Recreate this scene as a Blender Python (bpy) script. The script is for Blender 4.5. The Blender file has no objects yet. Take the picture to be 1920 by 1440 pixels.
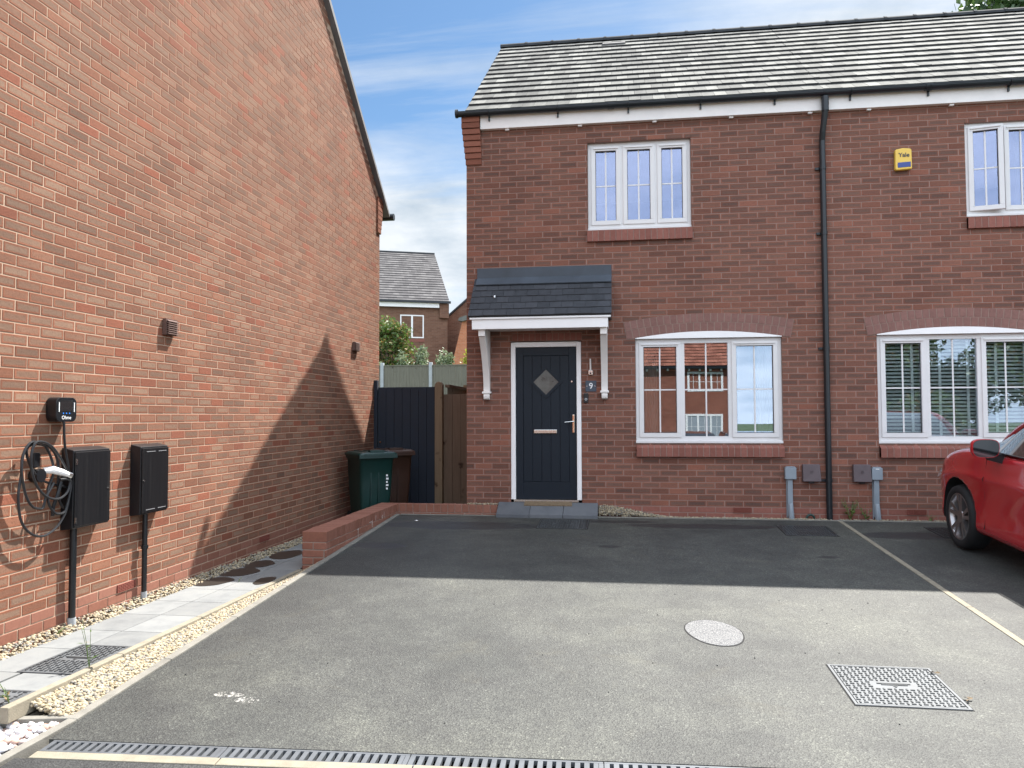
import bpy, bmesh, math, random
import numpy as np
from mathutils import Vector, Matrix
R = math.radians
rnd = random.Random(7)
SC = bpy.context.scene
COL = SC.collection

# ------------------------------------------------------------------ camera
cam = bpy.data.cameras.new('camera'); camo = bpy.data.objects.new('camera', cam); COL.objects.link(camo)
cam.sensor_width = 36; cam.lens = 27.02; cam.clip_start = .05; cam.clip_end = 2000
yaw, pit, rol = -0.13964, 0.0408, -0.00337
cy, sy, cp, sp = math.cos(yaw), math.sin(yaw), math.cos(pit), math.sin(pit)
fw = Vector((sy*cp, cy*cp, sp)); rt = Vector((cy, -sy, 0)); up = rt.cross(fw)
r2 = math.cos(rol)*rt + math.sin(rol)*up; u2 = -math.sin(rol)*rt + math.cos(rol)*up
mw = Matrix(((r2.x, u2.x, -fw.x, 0), (r2.y, u2.y, -fw.y, 0), (r2.z, u2.z, -fw.z, 0), (0, 0, 0, 1)))
camo.matrix_world = Matrix.Translation((1.98362, -9.85956, 1.14273)) @ mw
SC.camera = camo
SC.render.resolution_x = 1024; SC.render.resolution_y = 768

# ------------------------------------------------------------------ light
SUNV = Vector((1, 1.49, 2.69)).normalized()          # towards the sun
elev = math.asin(SUNV.z); az = math.atan2(SUNV.x, SUNV.y)
sun = bpy.data.lights.new('sun', 'SUN'); sun.energy = 4.9; sun.angle = R(.55); sun.color = (1, .955, .89)
so = bpy.data.objects.new('sun', sun); COL.objects.link(so)
so.rotation_euler = SUNV.to_track_quat('Z', 'Y').to_euler()
W = bpy.data.worlds.new('World'); SC.world = W; W.use_nodes = True
nt = W.node_tree; N = nt.nodes; L = nt.links; N.clear()
out = N.new('ShaderNodeOutputWorld'); bg = N.new('ShaderNodeBackground'); L.new(bg.outputs[0], out.inputs[0])
sky = N.new('ShaderNodeTexSky'); sky.sky_type = 'NISHITA'; sky.sun_disc = False
sky.sun_elevation = elev; sky.sun_rotation = az; sky.air_density = 1.0; sky.dust_density = .6; sky.ozone_density = 1.2
bg.inputs['Strength'].default_value = .05
tc = N.new('ShaderNodeTexCoord'); sep = N.new('ShaderNodeSeparateXYZ'); L.new(tc.outputs['Generated'], sep.inputs[0])
def mnode(op, a, b=None, c=None, tree=None):
    t = tree or nt
    m = t.nodes.new('ShaderNodeMath'); m.operation = op
    for i, v in enumerate((a, b, c)):
        if v is None: continue
        if isinstance(v, (int, float)): m.inputs[i].default_value = v
        else: t.links.new(v, m.inputs[i])
    return m.outputs[0]
# cloud layer: direction projected on a high plane so clouds flatten to the horizon
zc = mnode('ADD', mnode('MAXIMUM', sep.outputs[2], 0.0), .18)
cx = mnode('DIVIDE', sep.outputs[0], zc); cyy = mnode('DIVIDE', sep.outputs[1], zc)
cmb = N.new('ShaderNodeCombineXYZ'); L.new(cx, cmb.inputs[0]); L.new(cyy, cmb.inputs[1])
def noise(tree, vec, scale, detail=6, rough=.55, dist=0.0):
    n = tree.nodes.new('ShaderNodeTexNoise'); n.inputs['Scale'].default_value = scale
    n.inputs['Detail'].default_value = detail; n.inputs['Roughness'].default_value = rough
    n.inputs['Distortion'].default_value = dist
    if vec is not None: tree.links.new(vec, n.inputs['Vector'])
    return n.outputs['Fac']
def ramp(tree, fac, stops, interp='LINEAR'):
    r = tree.nodes.new('ShaderNodeValToRGB'); r.color_ramp.interpolation = interp
    e = r.color_ramp.elements
    while len(e) < len(stops): e.new(.5)
    for i, (p_, c_) in enumerate(stops):
        e[i].position = p_; e[i].color = (*c_, 1) if len(c_) == 3 else c_
    tree.links.new(fac, r.inputs[0]); return r.outputs[0]
mp = N.new('ShaderNodeMapping'); mp.inputs['Rotation'].default_value = (0, 0, R(28)); mp.inputs['Scale'].default_value = (.42, 2.3, 1)
mp.inputs['Location'].default_value = (3.1, .4, 0)
L.new(cmb.outputs[0], mp.inputs[0])
cir = ramp(nt, noise(nt, mp.outputs[0], 1.3, 8, .6, .6), [(.43, (0, 0, 0)), (.66, (1, 1, 1))])
mp2 = N.new('ShaderNodeMapping'); mp2.inputs['Location'].default_value = (1.7, 5.2, 0); L.new(cmb.outputs[0], mp2.inputs[0])
cum = ramp(nt, noise(nt, mp2.outputs[0], .9, 9, .56, .2), [(.36, (0, 0, 0)), (.56, (1, 1, 1))])
low = ramp(nt, sep.outputs[2], [(.23, (1, 1, 1)), (.36, (0, 0, 0))])          # cumulus bank near the horizon
cumm = mnode('MULTIPLY', mnode('ADD', mnode('MULTIPLY', cum, .55), .45), low)
# a soft bright cloud towards the upper right
rightc = mnode('MULTIPLY', ramp(nt, sep.outputs[0], [(.02, (0, 0, 0)), (.30, (1, 1, 1))]), ramp(nt, noise(nt, mp.outputs[0], 1.0, 7, .6, .4), [(.28, (0, 0, 0)), (.56, (1, 1, 1))]))
# unseen cloud overhead and behind the camera, brightened to fill the shaded fronts
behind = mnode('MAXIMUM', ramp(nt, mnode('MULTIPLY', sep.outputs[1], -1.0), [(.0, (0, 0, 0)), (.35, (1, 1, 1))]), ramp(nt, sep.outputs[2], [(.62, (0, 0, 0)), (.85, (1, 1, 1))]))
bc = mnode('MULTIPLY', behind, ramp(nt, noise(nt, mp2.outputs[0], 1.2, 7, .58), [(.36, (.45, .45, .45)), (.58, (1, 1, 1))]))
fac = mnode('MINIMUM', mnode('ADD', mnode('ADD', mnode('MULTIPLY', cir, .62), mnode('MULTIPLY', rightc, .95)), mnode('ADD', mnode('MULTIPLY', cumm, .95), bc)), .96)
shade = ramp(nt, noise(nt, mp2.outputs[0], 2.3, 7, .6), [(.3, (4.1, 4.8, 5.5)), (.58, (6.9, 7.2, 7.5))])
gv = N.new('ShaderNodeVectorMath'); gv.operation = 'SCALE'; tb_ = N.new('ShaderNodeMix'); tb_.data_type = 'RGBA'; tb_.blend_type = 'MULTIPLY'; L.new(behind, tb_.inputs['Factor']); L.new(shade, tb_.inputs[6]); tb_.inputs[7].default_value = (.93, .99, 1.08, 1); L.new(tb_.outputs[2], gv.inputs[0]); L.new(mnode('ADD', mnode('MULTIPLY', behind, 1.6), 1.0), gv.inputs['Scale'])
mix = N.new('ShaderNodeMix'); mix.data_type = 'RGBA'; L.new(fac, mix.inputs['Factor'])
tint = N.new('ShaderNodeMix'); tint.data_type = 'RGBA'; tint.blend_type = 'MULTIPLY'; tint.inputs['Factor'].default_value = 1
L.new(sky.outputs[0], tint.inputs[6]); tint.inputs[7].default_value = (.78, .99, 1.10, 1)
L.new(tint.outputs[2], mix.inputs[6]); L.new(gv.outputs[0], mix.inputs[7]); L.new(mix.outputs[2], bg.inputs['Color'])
SC.view_settings.view_transform = 'Standard'; SC.view_settings.look = 'None'
SC.view_settings.exposure = 1.5; SC.view_settings.gamma = 1
SC.render.engine = 'CYCLES'
SC.cycles.max_bounces = 8; SC.cycles.transparent_max_bounces = 16

# ------------------------------------------------------------------ materials
class MT:
    def __init__(s, name):
        s.m = bpy.data.materials.new(name); s.m.use_nodes = True; s.t = s.m.node_tree
        s.b = s.t.nodes['Principled BSDF']; s.tc = None
    def co(s, kind='Object'):
        if not s.tc: s.tc = s.t.nodes.new('ShaderNodeTexCoord')
        return s.tc.outputs[kind]
    def mixc(s, f, a, b, mode='MIX'):
        m = s.t.nodes.new('ShaderNodeMix'); m.data_type = 'RGBA'; m.blend_type = mode
        for sock, v in ((m.inputs['Factor'], f), (m.inputs[6], a), (m.inputs[7], b)):
            if isinstance(v, (int, float)): sock.default_value = v
            elif isinstance(v, tuple): sock.default_value = (*v, 1)
            else: s.t.links.new(v, sock)
        return m.outputs[2]
    def noise(s, scale, detail=5, rough=.6, kind='Object', dist=0.0, vec=None): return noise(s.t, vec or s.co(kind), scale, detail, rough, dist)
    def ramp(s, f, st, interp='LINEAR'): return ramp(s.t, f, st, interp)
    def math(s, op, a, b=None, c=None): return mnode(op, a, b, c, s.t)
    def col(s, c):
        if isinstance(c, tuple): s.b.inputs['Base Color'].default_value = (*c, 1)
        else: s.t.links.new(c, s.b.inputs['Base Color'])
    def set(s, **k):
        for n, v in k.items():
            i = s.b.inputs[n.replace('_', ' ')]
            if isinstance(v, (int, float)): i.default_value = v
            elif isinstance(v, tuple): i.default_value = (*v, 1) if len(v) == 3 else v
            else: s.t.links.new(v, i)
        return s
    def bump(s, h, strength=.5, dist=.01):
        b = s.t.nodes.new('ShaderNodeBump'); b.inputs['Strength'].default_value = strength; b.inputs['Distance'].default_value = dist
        s.t.links.new(h, b.inputs['Height']); s.t.links.new(b.outputs[0], s.b.inputs['Normal']); return s
    def attr(s, name):
        a = s.t.nodes.new('ShaderNodeAttribute'); a.attribute_name = name; return a

def simple(name, c, rough=.5, metal=0, var=.0, vs=8, bump=0, bs=60, spec=.5, coat=0):
    m = MT(name)
    if var:
        f = m.noise(vs, 6, .65)
        m.col(m.mixc(m.ramp(f, [(.3, (0, 0, 0)), (.7, (1, 1, 1))]), tuple(x*(1-var) for x in c), tuple(min(1, x*(1+var)) for x in c)))
        m.set(Roughness=m.math('ADD', m.math('MULTIPLY', f, .2), rough-.1))
    else:
        m.col(c); m.set(Roughness=rough)
    m.set(Metallic=metal, Specular_IOR_Level=spec)
    if coat: m.set(Coat_Weight=coat, Coat_Roughness=.04)
    if bump: m.bump(m.noise(bs, 4, .6), bump, .004)
    return m.m

def brick_mat(name, edge_a, edge_b, cen_a, cen_b, cen_amt, odd, odd_amt):
    m = MT(name); at = m.attr('rnd'); sp_ = m.t.nodes.new('ShaderNodeSeparateColor'); m.t.links.new(at.outputs['Color'], sp_.inputs[0])
    r, g, b = sp_.outputs
    uv = m.t.nodes.new('ShaderNodeSeparateXYZ'); m.t.links.new(m.co('UV'), uv.inputs[0])
    u, v = uv.outputs[0], uv.outputs[1]
    n1 = m.noise(22, 4, .65); n2 = m.noise(90, 5, .7); n3 = m.noise(1.1, 4, .6)
    du = m.math('MULTIPLY', m.math('MINIMUM', u, m.math('SUBTRACT', 1.0, u)), 3.2)
    dv = m.math('MINIMUM', v, m.math('SUBTRACT', 1.0, v))
    d = m.math('ADD', m.math('MINIMUM', du, dv), m.math('MULTIPLY', m.math('SUBTRACT', n1, .5), .22))
    msk = m.ramp(d, [(.10, (0, 0, 0)), (.27, (1, 1, 1))])
    edge = m.mixc(r, edge_a, edge_b)
    cen = m.mixc(g, cen_a, cen_b)
    amt = m.math('MULTIPLY', msk, m.math('MULTIPLY', m.ramp(b, [(.0, (.25, .25, .25)), (.4, (1, 1, 1))]), cen_amt))
    c = m.mixc(amt, edge, cen)
    c = m.mixc(m.math('MULTIPLY', m.ramp(g, [(odd_amt, (1, 1, 1)), (odd_amt+.01, (0, 0, 0))]), .8), c, odd)
    tone = m.ramp(r, [(0, (.86, .86, .87)), (.5, (1, 1, 1)), (1, (1.10, 1.09, 1.08))])
    c = m.mixc(1.0, c, tone, 'MULTIPLY')
    c = m.mixc(.85, c, m.ramp(n2, [(.30, (.62, .6, .6)), (.48, (1, 1, 1)), (.75, (1.12, 1.1, 1.08))]), 'MULTIPLY')
    c = m.mixc(.8, c, m.ramp(n3, [(.3, (.84, .84, .86)), (.7, (1.12, 1.1, 1.08))]), 'MULTIPLY')
    m.col(c); m.set(Roughness=.9, Specular_IOR_Level=.25)
    m.bump(m.math('ADD', n2, m.math('MULTIPLY', n1, .6)), .7, .0035)
    return m.m
M = {}
M['brick_front'] = brick_mat('brick_front', (.202, .077, .050), (.232, .095, .064), (.104, .067, .055), (.157, .093, .071), .84, (.26, .105, .07), .03)
M['brick_left'] = brick_mat('brick_left', (.202, .076, .042), (.228, .090, .052), (.140, .091, .064), (.235, .160, .112), .80, (.235, .078, .045), .06)
def smooth_brick(name, a, b):
    m = MT(name); at = m.attr('rnd'); sp_ = m.t.nodes.new('ShaderNodeSeparateColor'); m.t.links.new(at.outputs['Color'], sp_.inputs[0])
    c = m.mixc(sp_.outputs[0], a, b)
    c = m.mixc(.7, c, m.ramp(m.noise(30, 5, .7), [(.3, (.75, .74, .74)), (.7, (1.12, 1.12, 1.12))]), 'MULTIPLY')
    m.col(c); m.set(Roughness=.75, Specular_IOR_Level=.35); m.bump(m.noise(120, 3, .6), .3, .002); return m.m
M['brick_red'] = smooth_brick('brick_red', (.205, .075, .055), (.26, .10, .075))
M['brick_dpc'] = smooth_brick('brick_dpc', (.21, .085, .055), (.26, .115, .08))
M['brick_arch'] = smooth_brick('brick_arch', (.20, .098, .080), (.235, .118, .097))
def mortar(name, c):
    m = MT(name); m.col(m.mixc(m.noise(7, 5, .6), tuple(x*.78 for x in c), tuple(x*1.18 for x in c)))
    m.set(Roughness=.95, Specular_IOR_Level=.2); m.bump(m.noise(160, 4, .7), .5, .002); return m.m
M['mortar_front'] = mortar('mortar_front', (.285, .192, .160))
M['mortar_left'] = mortar('mortar_left', (.42, .30, .22))
M['mortar_dark'] = mortar('mortar_dark', (.30, .24, .2))
M['white'] = simple('white_upvc', (.82, .80, .79), .35, var=.03, vs=3)
M['white_win'] = simple('white_upvc_dimmed', (.66, .64, .63), .4, var=.04, vs=3)  # darker copy of the white uPVC, brightness on the windows dimmed by colour
M['white_slot'] = simple('grey_slot', (.20, .20, .21), .5)
M['white_dirty'] = simple('white_board', (.74, .70, .67), .5, var=.06, vs=4)
M['black'] = simple('black_plastic', (.006, .007, .009), .35, var=.2, vs=5)
M['gutter'] = simple('gutter_plastic', (.007, .0105, .014), .4, var=.2, vs=3)
M['rubber'] = simple('cable_rubber', (.014, .015, .018), .38)
M['steel'] = simple('steel', (.62, .60, .57), .22, metal=1)
M['gold_steel'] = simple('polished_handle', (.80, .66, .55), .18, metal=1)
M['grey_box'] = simple('grey_plastic', (.22, .255, .29), .42, var=.07)
M['brown_box'] = simple('brown_plastic', (.095, .07, .075), .55, var=.08, vs=20)
M['concrete'] = simple('concrete_edging', (.215, .19, .142), .9, var=.2, vs=12, bump=.5, bs=140)
M['kerb_grey'] = simple('kerb_concrete', (.17, .16, .138), .9, var=.22, vs=9, bump=.5, bs=140)
M['iron'] = simple('cast_iron', (.05, .055, .058), .42, metal=.35, var=.2, vs=9)
M['galv'] = simple('galvanised_plate', (.10, .107, .113), .62, metal=.1, var=.18, vs=9)
M['drain'] = simple('drain_grate', (.10, .108, .118), .5, metal=.2, var=.18, vs=6)
M['drain_dull'] = simple('grey_iron', (.095, .10, .105), .6, metal=.1, var=.2, vs=9)
M['void'] = simple('dark_void', (.006, .006, .006), .9)
M['interior'] = simple('interior_paint', (.16, .155, .15), .9)
M['curtain'] = simple('curtain_cloth', (.42, .38, .34), .9, var=.05, vs=4)
M['blind'] = simple('blind_slat', (.80, .84, .80), .6)
M['tape'] = simple('blind_tape', (.85, .9, .86), .7)
M['navy_door'] = simple('navy_door', (.0035, .0085, .016), .5, var=.06, vs=30, bump=.12, bs=200, spec=.3)
M['navy_gate'] = simple('navy_gate_paint', (.010, .017, .030), .7, var=.2, vs=5, bump=.25, bs=60)
M['slate_sign'] = simple('slate_sign', (.045, .06, .085), .5)
M['letter_white'] = simple('lettering_white', (.8, .8, .8), .5)
M['letter_dark'] = simple('lettering_dark', (.03, .035, .05), .5)
M['yellow'] = simple('alarm_yellow', (.72, .47, .075), .4, var=.04)
M['blue'] = simple('alarm_blue', (.02, .045, .22), .25)
M['blue_dot'] = simple('blue_dot', (.03, .22, .75), .4)
M['terracotta'] = simple('air_brick', (.20, .055, .038), .8)
M['vent'] = simple('vent_brown', (.11, .062, .05), .6)
M['bin_green'] = simple('bin_green', (.003, .028, .024), .42, var=.12, vs=5)
M['bin_brown'] = simple('bin_brown', (.05, .022, .014), .5, var=.12, vs=5)
M['red_paint'] = simple('car_paint_red', (.40, .006, .012), .2, coat=1.0)
M['tyre'] = simple('tyre_rubber', (.007, .007, .008), .75, bump=.3, bs=80)
M['alloy'] = simple('alloy_rim', (.33, .31, .31), .28, metal=.9)
M['car_glass'] = simple('car_glass', (.012, .015, .017), .04, spec=.9, coat=1)
M['lamp_glass'] = simple('headlight_glass', (.55, .55, .57), .1, coat=1)
M['doormat'] = simple('coir_mat', (.16, .115, .07), .95, var=.25, vs=40, bump=.8, bs=200)
M['puddle'] = simple('puddle_water', (.030, .027, .023), .3, spec=.3)
M['zinc'] = simple('lead_flashing', (.045, .056, .072), .65, var=.25, vs=3)
M['grey_post'] = simple('concrete_post', (.34, .36, .38), .85, var=.1, vs=5)

def wood(name, c, gy=1.0):
    m = MT(name); mp_ = m.t.nodes.new('ShaderNodeMapping'); mp_.inputs['Scale'].default_value = (14, 14, 1.0)
    m.t.links.new(m.co(), mp_.inputs[0]); n_ = m.noise(1.6, 8, .7, vec=mp_.outputs[0], dist=.6)
    k = m.ramp(m.noise(6, 3, .4), [(.66, (1, 1, 1)), (.74, (.35, .3, .28))])
    cc = m.mixc(n_, tuple(x*.55 for x in c), tuple(x*1.4 for x in c)); cc = m.mixc(1.0, cc, k, 'MULTIPLY')
    m.col(cc); m.set(Roughness=.85, Specular_IOR_Level=.25); m.bump(n_, .4, .004); return m.m
M['wood_post'] = wood('treated_timber', (.23, .165, .105))
M['wood_panel'] = wood('fence_board', (.17, .115, .08))
M['wood_grey'] = wood('weathered_fence', (.15, .142, .115))

def tile_mat(name, base, light, dirt):
    m = MT(name); at = m.attr('rnd'); sp_ = m.t.nodes.new('ShaderNodeSeparateColor'); m.t.links.new(at.outputs['Color'], sp_.inputs[0])
    c = m.mixc(m.ramp(sp_.outputs[0], [(.1, (0, 0, 0)), (.9, (1, 1, 1))]), base, light)
    mp_ = m.t.nodes.new('ShaderNodeMapping'); mp_.inputs['Scale'].default_value = (1.6, .4, .4); m.t.links.new(m.co(), mp_.inputs[0])
    c = m.mixc(.9, c, m.ramp(m.noise(1.5, 6, .7, vec=mp_.outputs[0]), [(.38, dirt), (.60, (1, 1, 1))]), 'MULTIPLY')
    c = m.mixc(.8, c, m.ramp(m.noise(14, 6, .75), [(.32, (.74, .74, .73)), (.56, (1, 1, 1)), (.8, (1.1, 1.1, 1.06))]), 'MULTIPLY')
    m.col(c); m.set(Roughness=.9, Specular_IOR_Level=.12); m.bump(m.noise(90, 4, .7), .35, .003); return m.m
M['tile_grey'] = tile_mat('roof_tile_grey', (.13, .129, .120), (.225, .222, .202), (.62, .62, .63))
M['tile_far'] = tile_mat('roof_tile_far', (.085, .080, .082), (.135, .128, .128), (.8, .8, .8))
M['tile_dark'] = tile_mat('canopy_tile', (.050, .053, .060), (.064, .067, .076), (.9, .9, .9))
M['tile_edge'] = simple('tile_underlay', (.042, .042, .045), .9)
M['ridge'] = simple('ridge_tile', (.04, .042, .045), .9, spec=.1, var=.3, vs=5)
M['verge'] = simple('verge_cap', (.17, .165, .165), .7, var=.15, vs=3)

# asphalt
def asphalt(name, base):
    m = MT(name)
    v = m.t.nodes.new('ShaderNodeTexVoronoi'); v.inputs['Scale'].default_value = 120; m.t.links.new(m.co(), v.inputs['Vector'])
    sc_ = m.t.nodes.new('ShaderNodeSeparateColor'); m.t.links.new(v.outputs['Color'], sc_.inputs[0])
    grain = m.ramp(sc_.outputs[0], [(.0, (.5, .5, .51)), (.5, (.95, .95, .95)), (.85, (1.2, 1.2, 1.17)), (.97, (1.42, 1.41, 1.36)), (1, (2.3, 2.28, 2.2))])
    gap = m.ramp(v.outputs['Distance'], [(.25, (1, 1, 1)), (.65, (.6, .6, .6))])
    big = m.ramp(m.noise(.62, 5, .6), [(.34, (.60, .61, .62)), (.5, (.96, .96, .95)), (.64, (1.30, 1.29, 1.21))])
    mid = m.ramp(m.noise(3.5, 8, .72), [(.34, (.74, .74, .75)), (.66, (1.20, 1.20, 1.17))])
    c = m.mixc(1.0, base, grain, 'MULTIPLY'); c = m.mixc(.8, c, gap, 'MULTIPLY'); c = m.mixc(1.0, c, big, 'MULTIPLY'); c = m.mixc(1.0, c, mid, 'MULTIPLY')
    bl = m.ramp(m.noise(11, 7, .75, dist=.4), [(.30, (.66, .66, .67)), (.46, (1, 1, 1)), (.78, (1.12, 1.12, 1.1))])
    c = m.mixc(.85, c, bl, 'MULTIPLY')
    yel = m.ramp(m.noise(1.7, 5, .7, dist=.8), [(.6, (0, 0, 0)), (.8, (1, 1, 1))])
    c = m.mixc(m.math('MULTIPLY', yel, .32), c, (base[0]*1.5, base[1]*1.32, base[2]*.95))
    # fresher, darker binder along the left hand edge
    xy0 = m.t.nodes.new('ShaderNodeSeparateXYZ'); m.t.links.new(m.co(), xy0.inputs[0])
    lf = m.ramp(m.math('ADD', m.math('MULTIPLY', m.math('ADD', xy0.outputs[0], .9), .45), m.math('MULTIPLY', m.math('SUBTRACT', m.noise(1.4, 4, .6), .5), .5)), [(.0, (.62, .63, .64)), (.55, (1, 1, 1))])
    c = m.mixc(1.0, c, lf, 'MULTIPLY')
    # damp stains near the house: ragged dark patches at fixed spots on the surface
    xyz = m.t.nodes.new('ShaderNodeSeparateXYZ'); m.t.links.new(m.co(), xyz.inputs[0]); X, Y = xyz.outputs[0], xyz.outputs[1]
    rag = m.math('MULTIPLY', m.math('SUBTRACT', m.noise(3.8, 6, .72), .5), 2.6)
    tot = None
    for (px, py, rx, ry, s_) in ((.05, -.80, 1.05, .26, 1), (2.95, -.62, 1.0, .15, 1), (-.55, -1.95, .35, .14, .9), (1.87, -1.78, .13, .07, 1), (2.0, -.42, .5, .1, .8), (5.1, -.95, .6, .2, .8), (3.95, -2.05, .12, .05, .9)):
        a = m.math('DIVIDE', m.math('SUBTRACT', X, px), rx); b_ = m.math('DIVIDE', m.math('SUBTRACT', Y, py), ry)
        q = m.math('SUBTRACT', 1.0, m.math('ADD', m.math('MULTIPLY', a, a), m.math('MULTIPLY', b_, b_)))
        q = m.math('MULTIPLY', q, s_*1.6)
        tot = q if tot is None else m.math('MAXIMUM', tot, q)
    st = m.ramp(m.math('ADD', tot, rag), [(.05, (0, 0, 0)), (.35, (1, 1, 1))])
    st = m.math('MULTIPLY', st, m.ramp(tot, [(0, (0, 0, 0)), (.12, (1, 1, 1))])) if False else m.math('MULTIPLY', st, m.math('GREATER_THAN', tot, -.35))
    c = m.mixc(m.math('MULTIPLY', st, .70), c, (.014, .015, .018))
    # faint long tyre marks running up the drive
    for tx in (.95, 2.45):
        dx_ = m.math('ABSOLUTE', m.math('SUBTRACT', m.math('ADD', X, m.math('MULTIPLY', m.noise(.35, 2, .5), .25)), tx+.12))
        tm = m.ramp(dx_, [(.05, (.90, .90, .90)), (.17, (1, 1, 1))])
        c = m.mixc(.8, c, tm, 'MULTIPLY')
    # paint splashes
    wp = None
    for (px, py, rx, ry) in ((-.22, -5.72, .09, .035), (-.08, -5.78, .07, .04)):
        a = m.math('DIVIDE', m.math('SUBTRACT', X, px), rx); b_ = m.math('DIVIDE', m.math('SUBTRACT', Y, py), ry)
        q = m.math('SUBTRACT', 1.0, m.math('ADD', m.math('MULTIPLY', a, a), m.math('MULTIPLY', b_, b_)))
        wp = q if wp is None else m.math('MAXIMUM', wp, q)
    w_ = m.math('MULTIPLY', m.math('GREATER_THAN', wp, 0.0), m.ramp(m.noise(46, 6, .8), [(.52, (0, 0, 0)), (.57, (1, 1, 1))]))
    c = m.mixc(m.math('MULTIPLY', w_, .85), c, (.42, .40, .37))
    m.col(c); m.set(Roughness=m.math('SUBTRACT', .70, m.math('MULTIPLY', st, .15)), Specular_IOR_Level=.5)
    m.bump(m.math('ADD', v.outputs['Distance'], m.math('MULTIPLY', m.noise(30, 4, .6), .5)), .6, .004)
    return m.m
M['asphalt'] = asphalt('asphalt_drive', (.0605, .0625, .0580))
M['asphalt_road'] = asphalt('asphalt_road', (.045, .046, .047))

def slab_mat(name, c, w):
    m = MT(name); at = m.attr('rnd'); sp_ = m.t.nodes.new('ShaderNodeSeparateColor'); m.t.links.new(at.outputs['Color'], sp_.inputs[0])
    cc = m.mixc(sp_.outputs[0], tuple(x*.86 for x in c), tuple(x*1.1 for x in c))
    cc = m.mixc(.9, cc, m.ramp(m.noise(4.5, 7, .7), [(.3, (.74, .75, .77)), (.52, (1, 1, 1)), (.75, (1.14, 1.12, 1.08))]), 'MULTIPLY')
    m.col(cc); m.set(Roughness=.8, Specular_IOR_Level=.35); m.bump(m.noise(50, 6, .7), .3, .003); return m.m
M['slab'] = slab_mat('paving_slab', (.185, .19, .188), 0)
M['slab_dark'] = slab_mat('door_slab', (.12, .128, .14), 0)
def stone_mat(name, a, b, c3=None):
    m = MT(name); at = m.attr('rnd'); sp_ = m.t.nodes.new('ShaderNodeSeparateColor'); m.t.links.new(at.outputs['Color'], sp_.inputs[0])
    c = m.mixc(sp_.outputs[0], a, b)
    if c3: c = m.mixc(m.ramp(sp_.outputs[1], [(.68, (0, 0, 0)), (.8, (1, 1, 1))]), c, c3)
    c = m.mixc(.8, c, m.ramp(m.noise(60, 4, .7), [(.3, (.7, .68, .66)), (.6, (1, 1, 1))]), 'MULTIPLY')
    m.col(c); m.set(Roughness=.85); return m.m
M['gravel'] = stone_mat('cream_gravel', (.26, .205, .125), (.47, .40, .28), (.22, .205, .18))
M['pebble'] = stone_mat('white_pebble', (.62, .62, .64), (.48, .44, .43), (.46, .30, .24))
M['soil'] = simple('soil', (.10, .085, .06), .95, var=.3, vs=20, bump=.6, bs=60)
M['grass'] = simple('ground_grass', (.055, .085, .03), .95, var=.35, vs=2, bump=.6, bs=30)
M['patch'] = (lambda m: (m.col(m.ramp(m.noise(110, 3, .8), [(.40, (.04, .04, .045)), (.52, (.13, .13, .13)), (.64, (.23, .23, .225))])), m.set(Roughness=.8), m.m)[-1])(MT('white_speckle'))
def leaf_mat(name, a, b, c3=None):
    m = MT(name); at = m.attr('rnd'); sp_ = m.t.nodes.new('ShaderNodeSeparateColor'); m.t.links.new(at.outputs['Color'], sp_.inputs[0])
    c = m.mixc(sp_.outputs[0], a, b)
    if c3: c = m.mixc(m.ramp(sp_.outputs[1], [(.7, (0, 0, 0)), (.85, (1, 1, 1))]), c, c3)
    m.col(c); m.set(Roughness=.45, Specular_IOR_Level=.5)
    tr = m.t.nodes.new('ShaderNodeBsdfTranslucent'); m.t.links.new(c, tr.inputs[0])
    mx = m.t.nodes.new('ShaderNodeMixShader'); mx.inputs[0].default_value = .35
    o_ = m.t.nodes['Material Output']; m.t.links.new(m.b.outputs[0], mx.inputs[1]); m.t.links.new(tr.outputs[0], mx.inputs[2]); m.t.links.new(mx.outputs[0], o_.inputs[0])
    return m.m
M['leaf'] = leaf_mat('leaf_green', (.05, .10, .02), (.13, .20, .04), (.26, .16, .06))
M['leaf_dark'] = leaf_mat('leaf_dark', (.03, .065, .018), (.07, .12, .03))
M['leaf_silver'] = leaf_mat('leaf_silver', (.10, .15, .07), (.24, .28, .17))
M['leaf_yellow'] = leaf_mat('leaf_yellow', (.22, .26, .03), (.40, .40, .05))
M['bark'] = simple('bark', (.10, .08, .06), .95, var=.3, vs=10)
def far_brick(name, a, b, mo, sc_=1.0):
    m = MT(name); t = m.t.nodes.new('ShaderNodeTexBrick'); m.t.links.new(m.co('UV'), t.inputs['Vector'])
    t.inputs['Scale'].default_value = 1/sc_; t.inputs['Brick Width'].default_value = .225; t.inputs['Row Height'].default_value = .075
    t.inputs['Mortar Size'].default_value = .006; t.inputs['Color1'].default_value = (*a, 1); t.inputs['Color2'].default_value = (*b, 1); t.inputs['Mortar'].default_value = (*mo, 1)
    c = m.mixc(.8, t.outputs['Color'], m.ramp(m.noise(1.2, 6, .7), [(.3, (.8, .8, .8)), (.7, (1.15, 1.15, 1.15))]), 'MULTIPLY')
    m.col(c); m.set(Roughness=.9, Specular_IOR_Level=.2); return m.m
M['far_brick'] = far_brick('far_brick_brown', (.15, .075, .050), (.20, .105, .070), (.18, .125, .095))
M['far_brick_red'] = far_brick('far_brick_red', (.20, .065, .042), (.26, .09, .06), (.24, .15, .11))
M['side_brick'] = far_brick('side_brick', (.22, .075, .045), (.30, .12, .08), (.36, .23, .18))
M['far_brick_sunlit'] = far_brick('far_brick_sunlit', (.42, .15, .075), (.48, .19, .10), (.4, .25, .17))  # sunlight on the distant gable is put into this brick colour
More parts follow.
